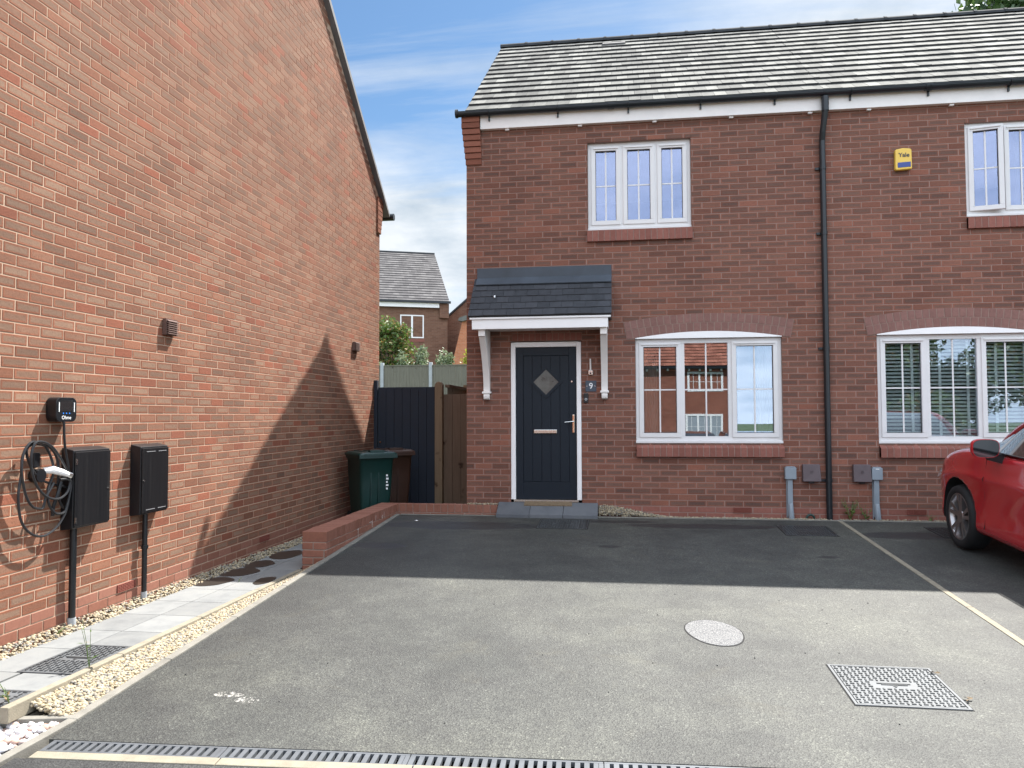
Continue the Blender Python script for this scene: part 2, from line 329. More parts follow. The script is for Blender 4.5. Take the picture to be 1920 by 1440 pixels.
def glass(name, refl, rgh=.0, distort=.0, tint=(.80, .88, 1)):
    m = MT(name); t = m.t; t.nodes.remove(m.b)
    g = t.nodes.new('ShaderNodeBsdfGlossy'); g.inputs['Roughness'].default_value = rgh; g.inputs['Color'].default_value = (*tint, 1)
    tr = t.nodes.new('ShaderNodeBsdfTransparent'); tr.inputs[0].default_value = (.86, .89, .89, 1)
    lw = t.nodes.new('ShaderNodeLayerWeight'); lw.inputs[0].default_value = .25
    f = m.math('MINIMUM', m.math('ADD', m.math('MULTIPLY', lw.outputs['Fresnel'], .9), refl), 1.0)
    if distort:
        b = t.nodes.new('ShaderNodeBump'); b.inputs['Strength'].default_value = distort; b.inputs['Distance'].default_value = .01
        t.links.new(m.noise(1.4, 1, .3), b.inputs['Height']); t.links.new(b.outputs[0], g.inputs['Normal'])
    mx = t.nodes.new('ShaderNodeMixShader'); t.links.new(f, mx.inputs[0]); t.links.new(tr.outputs[0], mx.inputs[1]); t.links.new(g.outputs[0], mx.inputs[2])
    t.links.new(mx.outputs[0], t.nodes['Material Output'].inputs[0]); return m.m
M['glass'] = glass('window_glass', .22, 0, .06)
M['glass_blind'] = glass('window_glass_over_blind', .13, 0, .06)
M['glass_up'] = glass('window_glass_upper', .17, 0, .05, (.66, .72, 1.0))
M['door_glass'] = simple('door_glass', (.075, .08, .072), .3, spec=.6, coat=.3, var=.5, vs=9)

# ------------------------------------------------------------------ mesh builder
class MB:
    def __init__(s): s.v = []; s.f = []; s.uv = []; s.c = []; s.mi = []; s.sm = []; s.cur = 0; s.col = (.5, .5, .5)
    def face(s, pts, uv=None, smooth=False):
        b = len(s.v); s.v += [tuple(p) for p in pts]; s.f.append(tuple(range(b, b+len(pts))))
        if uv is None:
            a, b_, c = Vector(pts[0]), Vector(pts[1]), Vector(pts[2]); n = (b_-a).cross(c-a)
            ax = max(range(3), key=lambda i: abs(n[i]))
            uv = [((p[1], p[2]) if ax == 0 else (p[0], p[2]) if ax == 1 else (p[0], p[1])) for p in pts]
        s.uv += uv; s.c += [s.col]*len(pts); s.mi.append(s.cur); s.sm.append(smooth)
    def box(s, x0, x1, y0, y1, z0, z1, uv=None):
        if x0 > x1: x0, x1 = x1, x0
        if y0 > y1: y0, y1 = y1, y0
        if z0 > z1: z0, z1 = z1, z0
        P = [(x0, y0, z0), (x1, y0, z0), (x1, y1, z0), (x0, y1, z0), (x0, y0, z1), (x1, y0, z1), (x1, y1, z1), (x0, y1, z1)]
        for q in ((0, 3, 2, 1), (4, 5, 6, 7), (0, 1, 5, 4), (1, 2, 6, 5), (2, 3, 7, 6), (3, 0, 4, 7)):
            s.face([P[i] for i in q])
        return s
    def hexa(s, P):
        for q in ((0, 3, 2, 1), (4, 5, 6, 7), (0, 1, 5, 4), (1, 2, 6, 5), (2, 3, 7, 6), (3, 0, 4, 7)):
            s.face([P[i] for i in q])
        return s
    def prism(s, poly, axis, a, b):
        """poly: 2D outline, extruded along axis from a to b"""
        def pt(p, t):
            return (t, p[0], p[1]) if axis == 0 else (p[0], t, p[1]) if axis == 1 else (p[0], p[1], t)
        A = [pt(p, a) for p in poly]; B = [pt(p, b) for p in poly]
        area = sum(poly[i][0]*poly[(i+1) % len(poly)][1]-poly[(i+1) % len(poly)][0]*poly[i][1] for i in range(len(poly)))
        fl = (area > 0) != (axis == 1)
        if b < a: fl = not fl
        s.face(A if not fl else A[::-1]); s.face(B[::-1] if not fl else B)
        n = len(poly)
        for i in range(n):
            j = (i+1) % n; q = [A[i], B[i], B[j], A[j]]
            s.face(q if not fl else q[::-1])
        return s
    def tube(s, pts, r, n=8, closed=False, caps=True):
        pts = [Vector(p) for p in pts]; m = len(pts); rings = []
        rs = r if isinstance(r, (list, tuple)) else [r]*m
        ref = None
        for i, p in enumerate(pts):
            if closed: t = pts[(i+1) % m]-pts[i-1]
            else: t = pts[min(i+1, m-1)]-pts[max(i-1, 0)]
            t.normalize()
            if ref is None:
                ref = Vector((0, 0, 1)) if abs(t.z) < .9 else Vector((1, 0, 0))
            a = (ref - t*ref.dot(t)).normalized(); b = t.cross(a); ref = a
            rings.append([p+(a*math.cos(k*2*math.pi/n)+b*math.sin(k*2*math.pi/n))*rs[i] for k in range(n)])
        rng = range(m) if closed else range(m-1)
        for i in rng:
            A, B = rings[i], rings[(i+1) % m]
            for k in range(n):
                s.face([A[k], A[(k+1) % n], B[(k+1) % n], B[k]], smooth=True)
        if not closed and caps:
            s.face(rings[0][::-1]); s.face(rings[-1])
        return s
    def cyl(s, c, axis, r, h0, h1, n=24):
        def P(a, t):
            u, v = r*math.cos(a), r*math.sin(a)
            return (t, c[0]+u, c[1]+v) if axis == 0 else (c[0]+u, t, c[1]+v) if axis == 1 else (c[0]+u, c[1]+v, t)
        A = [P(2*math.pi*k/n, h0) for k in range(n)]; B = [P(2*math.pi*k/n, h1) for k in range(n)]
        s.face(A); s.face(B[::-1])
        for k in range(n): s.face([A[k], B[k], B[(k+1) % n], A[(k+1) % n]], smooth=True)
        return s
    def build(s, name, mats, parent=None, bevel=0, seg=2, weld=False, fixn=False):
        me = bpy.data.meshes.new(name)
        me.from_pydata(s.v, [], s.f)
        if not isinstance(mats, (list, tuple)): mats = [mats]
        for m_ in mats: me.materials.append(M[m_] if isinstance(m_, str) else m_)
        me.polygons.foreach_set('material_index', s.mi); me.polygons.foreach_set('use_smooth', s.sm)
        ul = me.uv_layers.new(name='UVMap'); ul.data.foreach_set('uv', np.array(s.uv, 'f').ravel())
        ca = me.color_attributes.new('rnd', 'FLOAT_COLOR', 'CORNER')
        cc = np.ones((len(s.c), 4), 'f'); cc[:, :3] = np.array(s.c, 'f'); ca.data.foreach_set('color', cc.ravel())
        if weld or bevel or fixn:
            bm = bmesh.new(); bm.from_mesh(me); bmesh.ops.remove_doubles(bm, verts=bm.verts, dist=1e-5)
            bmesh.ops.recalc_face_normals(bm, faces=bm.faces)
            bm.to_mesh(me); bm.free()
        me.update()
        o = bpy.data.objects.new(name, me); COL.objects.link(o)
        if parent: o.parent = parent
        if bevel:
            b = o.modifiers.new('bevel', 'BEVEL'); b.width = bevel; b.segments = seg; b.limit_method = 'ANGLE'; b.angle_limit = R(40)
        return o
def tag(o, label=None, cat=None, group=None, kind=None):
    if label: o['label'] = label
    if cat: o['category'] = cat
    if group: o['group'] = group
    if kind: o['kind'] = kind
    return o
def empty(name, loc, label=None, cat=None, group=None):
    o = bpy.data.objects.new(name, None); COL.objects.link(o); o.empty_display_size = .2
    return tag(o, label, cat, group)     # children are modelled in world coordinates; base point kept as a property-free origin
def rc(): return (rnd.random(), rnd.random(), rnd.random())
def adopt(root, loc):
    """move an Empty to its base while its parts stay where they are"""
    root.location = loc
    for ch in root.children:
        if ch.type == 'MESH' and not ch.get('_sh'):
            ch.location = Vector(ch.location) - Vector(loc)

# ------------------------------------------------------------------ brickwork
def sub_rects(rs, h):
    out_ = []
    for (a, b, c, d) in rs:
        if h[1] <= a or h[0] >= b or h[3] <= c or h[2] >= d: out_.append((a, b, c, d)); continue
        if a < h[0]: out_.append((a, h[0], c, d))
        if b > h[1]: out_.append((h[1], b, c, d))
        a2, b2 = max(a, h[0]), min(b, h[1])
        if c < h[2]: out_.append((a2, b2, c, h[2]))
        if d > h[3]: out_.append((a2, b2, h[3], d))
    return out_
def frustum(mb, P, uvq, N_, d, ch=.0016):
    """brick face: P=(u0,u1,z0,z1) mapped by fn P3(u,z,n)"""
    (u0, u1, z0, z1), P3 = P
    dd = d + rnd.uniform(-.0012, .0012)*min(1, d/.005)
    o_ = [(u0, z0), (u1, z0), (u1, z1), (u0, z1)]; i_ = [(u0+ch, z0+ch), (u1-ch, z0+ch), (u1-ch, z1-ch), (u0+ch, z1-ch)]
    B_ = [P3(u, z, 0) for u, z in o_]; F_ = [P3(u, z, dd) for u, z in i_]
    mb.face(F_, uvq)
    for k in range(4):
        j = (k+1) % 4; mb.face([B_[k], B_[j], F_[j], F_[k]], [uvq[k], uvq[j], uvq[j], uvq[k]])
def lay(mb, P3, u0, u1, z0, z1, off=.1075, holes=(), d=.006, zd=0.0, limit=None, jt=.005, bw=.225, bh=.075, kmat=None):
    k0 = math.floor((z0-zd)/bh+1e-6); k1 = math.ceil((z1-zd)/bh-1e-6)
    for k in range(k0, k1):
        za, zb = zd+k*bh+jt, zd+(k+1)*bh-jt
        o2 = off + (bw/2 if k % 2 else 0)
        n0 = math.floor((u0-o2)/bw)-1; n1 = math.ceil((u1-o2)/bw)+1
        for n in range(n0, n1):
            a, b = o2+n*bw+jt, o2+(n+1)*bw-jt
            jx = rnd.uniform(-.002, .002); a += jx; b += jx
            A, B_ = max(a, u0), min(b, u1)
            if B_-A < .012: continue
            mb.col = rc()
            if kmat: mb.cur = kmat(k)
            C, D = max(za, z0), min(zb, z1)
            if D-C < .008: continue
            rs = [(A, B_, C, D)]
            for h in holes: rs = sub_rects(rs, h)
            for (p, q, r_, s_) in rs:
                if q-p < .01 or s_-r_ < .008: continue
                if limit and not limit((p+q)/2, s_) : continue
                f = lambda u, z: ((u-a)/(b-a), (z-za)/(zb-za))
                frustum(mb, ((p, q, r_, s_), P3), [f(p, r_), f(q, r_), f(q, s_), f(p, s_)], None, d)
    mb.cur = 0
def front(Y):
    return lambda u, z, n: (u, Y-n, z)
def wall_cells(mb, x0, x1, z0, z1, ya, yb, holes):
    xs = sorted({x0, x1, *[h[0] for h in holes], *[h[1] for h in holes]}); zs = sorted({z0, z1, *[h[2] for h in holes], *[h[3] for h in holes]})
    xs = [x for x in xs if x0 <= x <= x1]; zs = [z for z in zs if z0 <= z <= z1]
    for j in range(len(zs)-1):
        run = None
        for i in range(len(xs)-1):
            c = ((xs[i]+xs[i+1])/2, (zs[j]+zs[j+1])/2)
            inh = any(h[0] < c[0] < h[1] and h[2] < c[1] < h[3] for h in holes)
            if not inh:
                run = (run[0], xs[i+1]) if run else (xs[i], xs[i+1])
            if inh or i == len(xs)-2:
                if run: mb.box(run[0], run[1], ya, yb, zs[j], zs[j+1]); run = None

# roof tiles on a slope: local frame origin at eaves, s up the slope, x along
def tiles(mb, x0, x1, eaves, ridge, gauge, w, th=.024, ext=None, mirror=1, bond=True, flip=False, seg_cut=None):
    """eaves/ridge: (Y,Z)"""
    dy, dz = ridge[0]-eaves[0], ridge[1]-eaves[1]; Ls = math.hypot(dy, dz); uy, uz = dy/Ls, dz/Ls; ny, nz = (-uz, uy) if uy > 0 else (uz, -uy)
    if nz < 0: ny, nz = -ny, -nz
    rows = max(1, round(Ls/gauge)); g = Ls/rows
    P = lambda x, s_, h: (x, eaves[0]+uy*s_+ny*h, eaves[1]+uz*s_+nz*h)
    for r_ in range(rows):
        s0, s1 = r_*g, (r_+1)*g+.012
        o_ = (w/2 if (r_ % 2 and bond) else 0)
        n0 = math.floor((x0-o_)/w)-1; n1 = math.ceil((x1-o_)/w)+1
        for n in range(n0, n1):
            a, b = max(x0, o_+n*w+.0015), min(x1, o_+(n+1)*w-.0015)
            if b-a < .01: continue
            mb.col = rc(); h0 = th+rnd.uniform(-.0025, .0025); h1 = .004; sj = rnd.uniform(-.003, .003)
            T = [P(a, s0+sj, h0), P(b, s0+sj, h0), P(b, s1, h1), P(a, s1, h1)]
            Bt = [P(a, s0+sj, -.002), P(b, s0+sj, -.002), P(b, s1, -.004), P(a, s1, -.004)]
            if flip: T = T[::-1]; Bt = Bt[::-1]
            mb.face(T)
            mb.cur = 1; e = [Bt[0], Bt[1], T[1], T[0]] if not flip else [Bt[2], Bt[3], T[3], T[2]]
            mb.face(e); mb.cur = 0
            for (i, j) in ((1, 2), (3, 0)): mb.face([Bt[i], Bt[j], T[j], T[i]])

# ------------------------------------------------------------------ ground and setting
def dz(y): return -.125+.0525*y          # driveway plane
def pz(y): return -.385-.006*y           # side path plane
def gz(x, y):
    if y > 3: return -.60 + (min(y, 17.4)-3)*.118 + max(0, min(y, 60)-17.4)*.06
    if y < -6.9: return -.62 - (-6.9-max(y, -60))*.035
    return -.62
def grid(name, x0, x1, y0, y1, nx, ny, fz, mat):
    mb = MB()
    X = [x0+(x1-x0)*i/nx for i in range(nx+1)]; Yv = [y0+(y1-y0)*j/ny for j in range(ny+1)]
    for j in range(ny):
        for i in range(nx):
            q = [(X[i], Yv[j]), (X[i+1], Yv[j]), (X[i+1], Yv[j+1]), (X[i], Yv[j+1])]
            mb.face([(x, y, fz(x, y)) for x, y in q], smooth=True)
    return mb.build(name, mat, weld=True)
def gg(x, y): return gz(x, y) if abs(x) < 1e9 else 0
o = grid('ground', -300, 300, -300, 300, 60, 150, gg, 'grass'); tag(o, kind='structure')
# driveway: one sheet with thickness
def sheet(mb, poly, fz, th=.12):
    top = [(x, y, fz(y)) for x, y in poly]; bot = [(x, y, fz(y)-th) for x, y in poly]
    mb.face(top); mb.face(bot[::-1]); n = len(poly)
    for i in range(n):
        j = (i+1) % n; mb.face([top[j], top[i], bot[i], bot[j]])
    return mb
dr = MB()
sheet(dr, [(-.842, -6.33), (4.545, -6.12), (4.545, -.17), (-.86, -.17)], dz)
sheet(dr, [(4.605, -6.12), (12.5, -5.8), (12.5, -.17), (4.605, -.17)], dz)
tag(dr.build('driveway', 'asphalt'), kind='structure')
rd = MB(); sheet(rd, [(-.85, -11.5), (14, -11.5), (14, -6.16), (4.6, -6.29), (-.86, -6.53)], lambda y: dz(y)+.004)
sheet(rd, [(-40, -19), (40, -19), (40, -11.5), (-40, -11.5)], lambda y: dz(-11.5) + .03*(y+11.5))
tag(rd.build('road', 'asphalt_road'), kind='structure')
# kerb strips
def strip(mb, a, b, w, f, h=.012, th=.12, n=1, side=None):
    (xa, ya), (xb, yb) = a, b; L_ = math.hypot(xb-xa, yb-ya); nx, ny = -(yb-ya)/L_*w/2, (xb-xa)/L_*w/2
    for i in range(n):
        t0, t1 = i/n + (.0025/L_ if i else 0), (i+1)/n - (.0025/L_ if i < n-1 else 0)
        p = [(xa+(xb-xa)*t0+nx, ya+(yb-ya)*t0+ny), (xa+(xb-xa)*t1+nx, ya+(yb-ya)*t1+ny), (xa+(xb-xa)*t1-nx, ya+(yb-ya)*t1-ny), (xa+(xb-xa)*t0-nx, ya+(yb-ya)*t0-ny)]
        B_ = [(x, y, f(y)-th) for x, y in p]; T_ = [(x, y, f(y)+h) for x, y in p]
        mb.hexa([B_[0], B_[3], B_[2], B_[1], T_[0], T_[3], T_[2], T_[1]])
    return mb
ks = MB()
strip(ks, (-.872, -.17), (-.872, -6.13), .058, dz, n=7)
strip(ks, (-.868, -6.13), (-.95, -6.95), .055, dz, n=1)
ks.build('kerb_strip', 'kerb_grey', bevel=.004)['kind'] = 'structure'
k2 = MB(); strip(k2, (-.842, -.147), (4.9, -.147), .04, dz, h=.008, n=7); strip(k2, (4.9, -.147), (12.5, -.147), .04, dz, h=.008, n=8)
k2.build('kerb_strip', 'kerb_grey', bevel=.004)['kind'] = 'structure'
k3 = MB(); strip(k3, (4.575, -.17), (4.575, -6.15), .052, dz, h=.004, n=7)
k3.build('kerb_strip', 'concrete', bevel=.004)['kind'] = 'structure'
k4 = MB(); strip(k4, (-.80, -6.488), (4.7, -6.235), .065, dz, h=.006, n=6)
k4.build('kerb_strip', 'concrete', bevel=.004)['kind'] = 'structure'
k5 = MB(); strip(k5, (-1.145, -2.6), (-1.145, -6.275), .05, pz, h=.008, th=.075, n=4)
k5.build('kerb_strip', 'concrete', bevel=.005)['kind'] = 'structure'
k6 = MB(); k6.hexa([(-2.4, -6.625, -.62), (-.893, -6.135, -.62), (-.893, -6.085, -.62), (-2.4, -6.575, -.62), (-2.4, -6.625, -.36), (-.893, -6.135, -.432), (-.893, -6.085, -.432), (-2.4, -6.575, -.36)])
k6.build('kerb_strip', 'kerb_grey', bevel=.005)['kind'] = 'structure'
# drainage channel
dv = Vector((2.297+.793, -6.229+6.347, 0)); dv.normalize(); dn = Vector((-dv.y, dv.x, 0))
dc = empty('drain_channel', (0, 0, 0), 'dark slotted drainage channel across the foot of the driveway', 'drain')
def dpt(a, b, z): p = Vector((-.80, -6.452, 0))+dv*a+dn*b; return (p.x, p.y, dz(p.y)+z)
def dbox(mb, a0, a1, b0, b1, z0, z1, sk=0):
    mb.hexa([dpt(a0, b0, z0), dpt(a1, b0, z0), dpt(a1+sk, b1, z0), dpt(a0+sk, b1, z0), dpt(a0, b0, z1), dpt(a1, b0, z1), dpt(a1+sk, b1, z1), dpt(a0+sk, b1, z1)])
tr = MB(); dbox(tr, 0, 5.4, -.002, .112, -.09, -.075); dbox(tr, 0, 5.4, -.004, .001, -.09, 0); dbox(tr, 0, 5.4, .109, .114, -.09, 0)
tr.build('trough', 'void', dc)
for gidx in range(6):
    g_ = MB(); L0 = gidx*.9+.003; L1 = min(5.4, (gidx+1)*.9-.003)
    dbox(g_, L0, L1, .0, .014, -.018, .004); dbox(g_, L0, L1, .096, .109, -.018, .004)
    nsl = 21
    for i in range(nsl+1):
        a = L0+(L1-L0)*i/nsl
        if i == nsl: a = L1-.022
        dbox(g_, a, a+.024, .014, .096, -.018, .0035)
    g_.build('grating', 'drain', dc)
# side path slabs
sl = MB()
ys = [-6.27, -6.07, -5.745, -5.28, -4.85, -4.4, -3.97, -3.52, -3.07, -2.62, -2.17, -1.72, -1.27, -.82, -.37, .08, .53, .98, 1.43, 1.88, 2.33]
MH = [(-1.53, -1.172, -5.742, -5.19), (-1.50, -1.172, -6.25, -6.02)]
for i in range(len(ys)-1):
    for (xa, xb) in ((-1.80, -1.483), (-1.478, -1.172)):
        sl.col = rc()
        rs = [(xa, xb, ys[i]+.003, ys[i+1]-.003)]
        for h in MH: rs = sub_rects(rs, h)
        for (a, b, c, d) in rs:
            if b-a < .02 or d-c < .02: continue
            sl.hexa([(a, c, pz(c)-.04), (b, c, pz(c)-.04), (b, d, pz(d)-.04), (a, d, pz(d)-.04), (a, c, pz(c)), (b, c, pz(c)), (b, d, pz(d)), (a, d, pz(d))])
so_ = sl.build('path', 'slab'); so_['kind'] = 'structure'
bs = MB(); sheet(bs, [(-1.972, -6.45), (-1.17, -6.19), (-1.17, 2.6), (-1.972, 2.6)], lambda y: pz(y)-.045)
sheet(bs, [(-1.17, -2.56), (-.93, -2.56), (-.93, 2.6), (-1.17, 2.6)], lambda y: pz(y)-.045)
bs.hexa([(-1.13, -6.19, -.6), (-.89, -6.11, -.6), (-.89, -2.56, -.6), (-1.13, -2.56, -.6), (-1.13, -6.19, pz(-6.19)-.085), (-.89, -6.11, dz(-6.11)-.07), (-.89, -2.56, dz(-2.56)-.09), (-1.13, -2.56, pz(-2.56)-.085)])
sheet(bs, [(1.6, -.13), (12.5, -.13), (12.5, -.001), (1.6, -.001)], lambda y: -.17)
bs.build('soil', 'soil')['kind'] = 'structure'

# loose stone
ico = None
def base_stones(n, fl):
    res_ = []
    for _ in range(n):
        bm = bmesh.new(); bmesh.ops.create_icosphere(bm, subdivisions=1, radius=1)
        for v in bm.verts:
            v.co *= rnd.uniform(.72, 1.15)
            v.co.z *= fl
            v.co.x *= rnd.uniform(.9, 1.1)
        bm.verts.ensure_lookup_table(); bm.verts.index_update()
        res_.append((np.array([v.co[:] for v in bm.verts]), np.array([[v.index for v in f.verts] for f in bm.faces]))); bm.free()
    return res_
def stones(name, pts, sizes, mat, fl=.75, smooth=False):
    base = base_stones(8, fl); V = []; F = []; Cc = []; off = 0
    for (x, y, z), s_ in zip(pts, sizes):
        bv, bf = base[rnd.randrange(8)]
        a = rnd.uniform(0, 6.28); t = rnd.uniform(-.6, .6)
        ca, sa, ct, st_ = math.cos(a), math.sin(a), math.cos(t), math.sin(t)
        Rm = np.array([[ca, -sa, 0], [sa, ca, 0], [0, 0, 1]]) @ np.array([[1, 0, 0], [0, ct, -st_], [0, st_, ct]])
        V.append((bv*np.array([s_*rnd.uniform(.9, 1.4), s_, s_])) @ Rm.T + np.array([x, y, z])); F.append(bf+off); off += len(bv)
        Cc.append(np.tile([rnd.random(), rnd.random(), rnd.random(), 1], (len(bf)*3, 1)))
    V = np.vstack(V); F = np.vstack(F)
    me = bpy.data.meshes.new(name); me.vertices.add(len(V)); me.vertices.foreach_set('co', V.ravel())
    me.loops.add(F.size); me.loops.foreach_set('vertex_index', F.ravel().astype('i'))
    me.polygons.add(len(F)); me.polygons.foreach_set('loop_start', np.arange(0, F.size, 3).astype('i'))
    ca_ = me.color_attributes.new('rnd', 'FLOAT_COLOR', 'CORNER'); ca_.data.foreach_set('color', np.vstack(Cc).astype('f').ravel())
    if smooth: me.polygons.foreach_set('use_smooth', np.ones(len(F), bool))
    me.update(calc_edges=True); me.materials.append(M[mat]); o_ = bpy.data.objects.new(name, me); COL.objects.link(o_); return o_
def scat(n, x0, x1, y0, y1, fz, jz, s0, s1, keep=None):
    p, q = [], []
    for _ in range(n):
        x, y = rnd.uniform(x0, x1), rnd.uniform(y0, y1)
        if keep and not keep(x, y): continue
        p.append((x, y, fz(x, y)+rnd.uniform(0, jz))); q.append(rnd.uniform(s0, s1))
    return p, q
p, q = scat(15000, -1.118, -.896, -6.12, -2.56, lambda x, y: (dz(y)-.020)*(1-(-x-.896)/.222)+(pz(y)-.035)*((-x-.896)/.222), .024, .0075, .014)
tag(stones('gravel', p, q, 'gravel'), 'cream gravel strip between the path edging and the driveway kerb', 'gravel', kind='stuff')
p, q = scat(5600, -1.97, -1.79, -6.1, 2.35, lambda x, y: pz(y)-.02+.025*(-x-1.79)/.18, .02, .007, .014)
tag(stones('gravel', p, q, 'gravel'), 'narrow line of cream gravel along the foot of the tall side wall', 'gravel', kind='stuff')
def mound(x, y):
    t = min(1, max(0, (x-1.72)/.95)); s_ = 1-t*t*(3-2*t)
    return -.13 + .145*s_*(.35+.65*(y+.13)/.13) - .012
p, q = scat(2600, 1.71, 4.5, -.118, -.008, mound, .016, .006, .012)
p2, q2 = scat(700, 1.71, 2.1, -.118, -.008, lambda x, y: mound(x, y)-.03, .03, .008, .012)
p3, q3 = scat(900, 4.6, 8, -.118, -.01, lambda x, y: -.135, .012, .005, .010)
tag(stones('gravel', p+p2+p3, q+q2+q3, 'gravel'), 'pale gravel heaped against the brick base right of the doorstep', 'gravel', kind='stuff')
p, q = scat(260, .02, .42, -.1, -.01, lambda x, y: .0, .012, .006, .01)
tag(stones('gravel', p, q, 'gravel'), 'few pale stones on top of the low brick wall by the door', 'gravel', kind='stuff')
p, q = scat(4200, -2.2, -.90, -7.2, -6.10, lambda x, y: -.478, .035, .014, .027, keep=lambda x, y: x < -.875+(y+6.13)*.1-.035 and y < -6.14+(x+.9)*.325)
tag(stones('pebbles', p, q, 'pebble', fl=.7, smooth=True), 'rounded white and pink pebbles at the corner beside the drain', 'pebbles', kind='stuff')
mdb = MB()
for i in range(14):
    a, b = 1.70+i*.07, 1.70+(i+1)*.07
    mdb.face([(a, -.122, mound(a, -.122)-.004), (b, -.122, mound(b, -.122)-.004), (b, 0, mound(b, 0)-.004), (a, 0, mound(a, 0)-.004)])
mdb.build('soil', 'soil')['kind'] = 'structure'

# ------------------------------------------------------------------ windows
def window(house, x0, x1, z0, z1, divs, sash, yf, glassmat='glass', open_i=None, interior=None, sill=True, name='window'):
    """divs: fractions of mullion centres; sash: which lights have an opening sash"""
    fr = .058; fm = MB(); yb = yf+.07
    fm.box(x0, x1, yf, yb, z1-fr, z1); fm.box(x0, x1, yf, yb, z0, z0+fr)
    fm.box(x0, x0+fr, yf, yb, z0+fr, z1-fr); fm.box(x1-fr, x1, yf, yb, z0+fr, z1-fr)
    xs = [x0+fr]; 
    for d in divs:
        c = x0+(x1-x0)*d; fm.box(c-.03, c+.03, yf, yb, z0+fr, z1-fr); xs += [c-.03, c+.03]
    xs.append(x1-fr)
    w_ = fm.build(name, 'white_win', house, bevel=.004)
    for i in range(0, len(xs), 2):
        a, b = xs[i], xs[i+1]; zb_, zt = z0+fr, z1-fr
        y0 = yf+.02; op = (open_i == i//2)
        hinge = Vector((a-.012, yf, 0)); Rm = Matrix.Rotation(R(-13), 4, 'Z') if op else None
        def fin(o_):
            if op:
                o_.matrix_local = Matrix.Translation(hinge) @ Rm @ Matrix.Translation(-hinge)
            return o_
        if sash[i//2]:
            s_ = MB(); e = .014; wd = .056
            A, B_, C, D = a-e, b+e, zb_-e, zt+e; ys_ = yf-.014
            s_.box(A, B_, ys_, yf+.045, D-wd, D); s_.box(A, B_, ys_, yf+.045, C, C+wd); s_.box(A, A+wd, ys_, yf+.045, C+wd, D-wd); s_.box(B_-wd, B_, ys_, yf+.045, C+wd, D-wd)
            so2 = fin(s_.build('sash', 'white_win', w_, bevel=.005))
            tv = MB(); tv.box(A+.028, B_-.028, ys_-.013, ys_-.001, D-.034, D-.014); fin(tv.build('trickle_vent', 'white_win', w_, bevel=.003))
            ga, gb, gc, gd = A+wd, B_-wd, C+wd, D-wd
            gk = MB(); t = .006
            for bx in ((ga, gb, gd-t, gd), (ga, gb, gc, gc+t), (ga, ga+t, gc+t, gd-t), (gb-t, gb, gc+t, gd-t)): gk.box(bx[0], bx[1], y0-.004, y0+.004, bx[2], bx[3])
            fin(gk.build('gasket', 'black', w_))
        else:
            ga, gb, gc, gd = a, b, zb_, zt
        g_ = MB(); g_.box(ga, gb, y0+.006, y0+.010, gc, gd); fin(g_.build('pane', glassmat, w_))
        gbm = MB(); cx_, cz_ = (ga+gb)/2, (gc+gd)/2
        gbm.box(cx_-.009, cx_+.009, y0-.0, y0+.0055, gc, gd); gbm.box(ga, gb, y0+.0012, y0+.005, cz_-.008, cz_+.008)
        fin(gbm.build('glazing_bar', 'white_win', w_))
    if sill:
        s2 = MB(); s2.box(x0-.012, x1+.012, yf-.035, yf+.0, z0-.028, z0+.004); s2.build('sill_board', 'white_win', w_, bevel=.005)
    if interior:
        ib = MB()
        kind = interior
        if kind == 'blind':
            n = int((z1-z0)/.045)
            for k in range(n):
                z = z0+.05+k*.045
                ib.hexa([(x0, yf+.10, z), (x1, yf+.10, z), (x1, yf+.135, z+.026), (x0, yf+.135, z+.026), (x0, yf+.10, z+.003), (x1, yf+.10, z+.003), (x1, yf+.135, z+.029), (x0, yf+.135, z+.029)])
            ib.build('blind', 'blind', w_)
            tp = MB()
            for xx in [x0+.12+(x1-x0-.2)*k/5 for k in range(6)]: tp.box(xx-.016, xx+.016, yf+.092, yf+.095, z0, z1)
            tp.build('blind_tape', 'tape', w_)
        else:
            sp_ = [(x0, x0+.28), (x1-.26, x1)] if kind == 'curtain' else [(x0+(x1-x0)*.42, x0+(x1-x0)*.60), (x1-.2, x1)]
            for (a, b) in sp_:
                ib = MB()
                n = 26; pr = [(a+(b-a)*i/n, yf+.2+.022*math.sin(i*1.9)) for i in range(n+1)]
                for i in range(n):
                    (xa, ya), (xb, yb2) = pr[i], pr[i+1]; ib.face([(xa, ya, z0-.1), (xb, yb2, z0-.1), (xb, yb2, z1), (xa, ya, z1)], smooth=True)
                ib.build('curtain', 'curtain', w_)
    return w_
def brick_sill(house, x0, x1, ztop, h, proj, name='window_sill', slant=.0, mo='mortar_front'):
    s_ = MB(); n = round((x1-x0)/.0755); w = (x1-x0)/n
    s_.cur = 1; s_.hexa([(x0+.004, -proj+.004, ztop-h+.004), (x1-.004, -proj+.004, ztop-h+.004), (x1-.004, .03, ztop-h+.004), (x0+.004, .03, ztop-h+.004), (x0+.004, -proj+.004, ztop-slant-.004), (x1-.004, -proj+.004, ztop-slant-.004), (x1-.004, .03, ztop-.004), (x0+.004, .03, ztop-.004)]); s_.cur = 0
    for i in range(n):
        a, b = x0+i*w+.004, x0+(i+1)*w-.004; s_.col = rc(); j = rnd.uniform(-.0015, .0015)
        s_.hexa([(a, -proj+j, ztop-h), (b, -proj+j, ztop-h), (b, .03, ztop-h), (a, .03, ztop-h), (a, -proj+j, ztop-slant), (b, -proj+j, ztop-slant), (b, .03, ztop), (a, .03, ztop)])
    return s_.build(name, ['brick_red', mo], house, bevel=.003, seg=1)
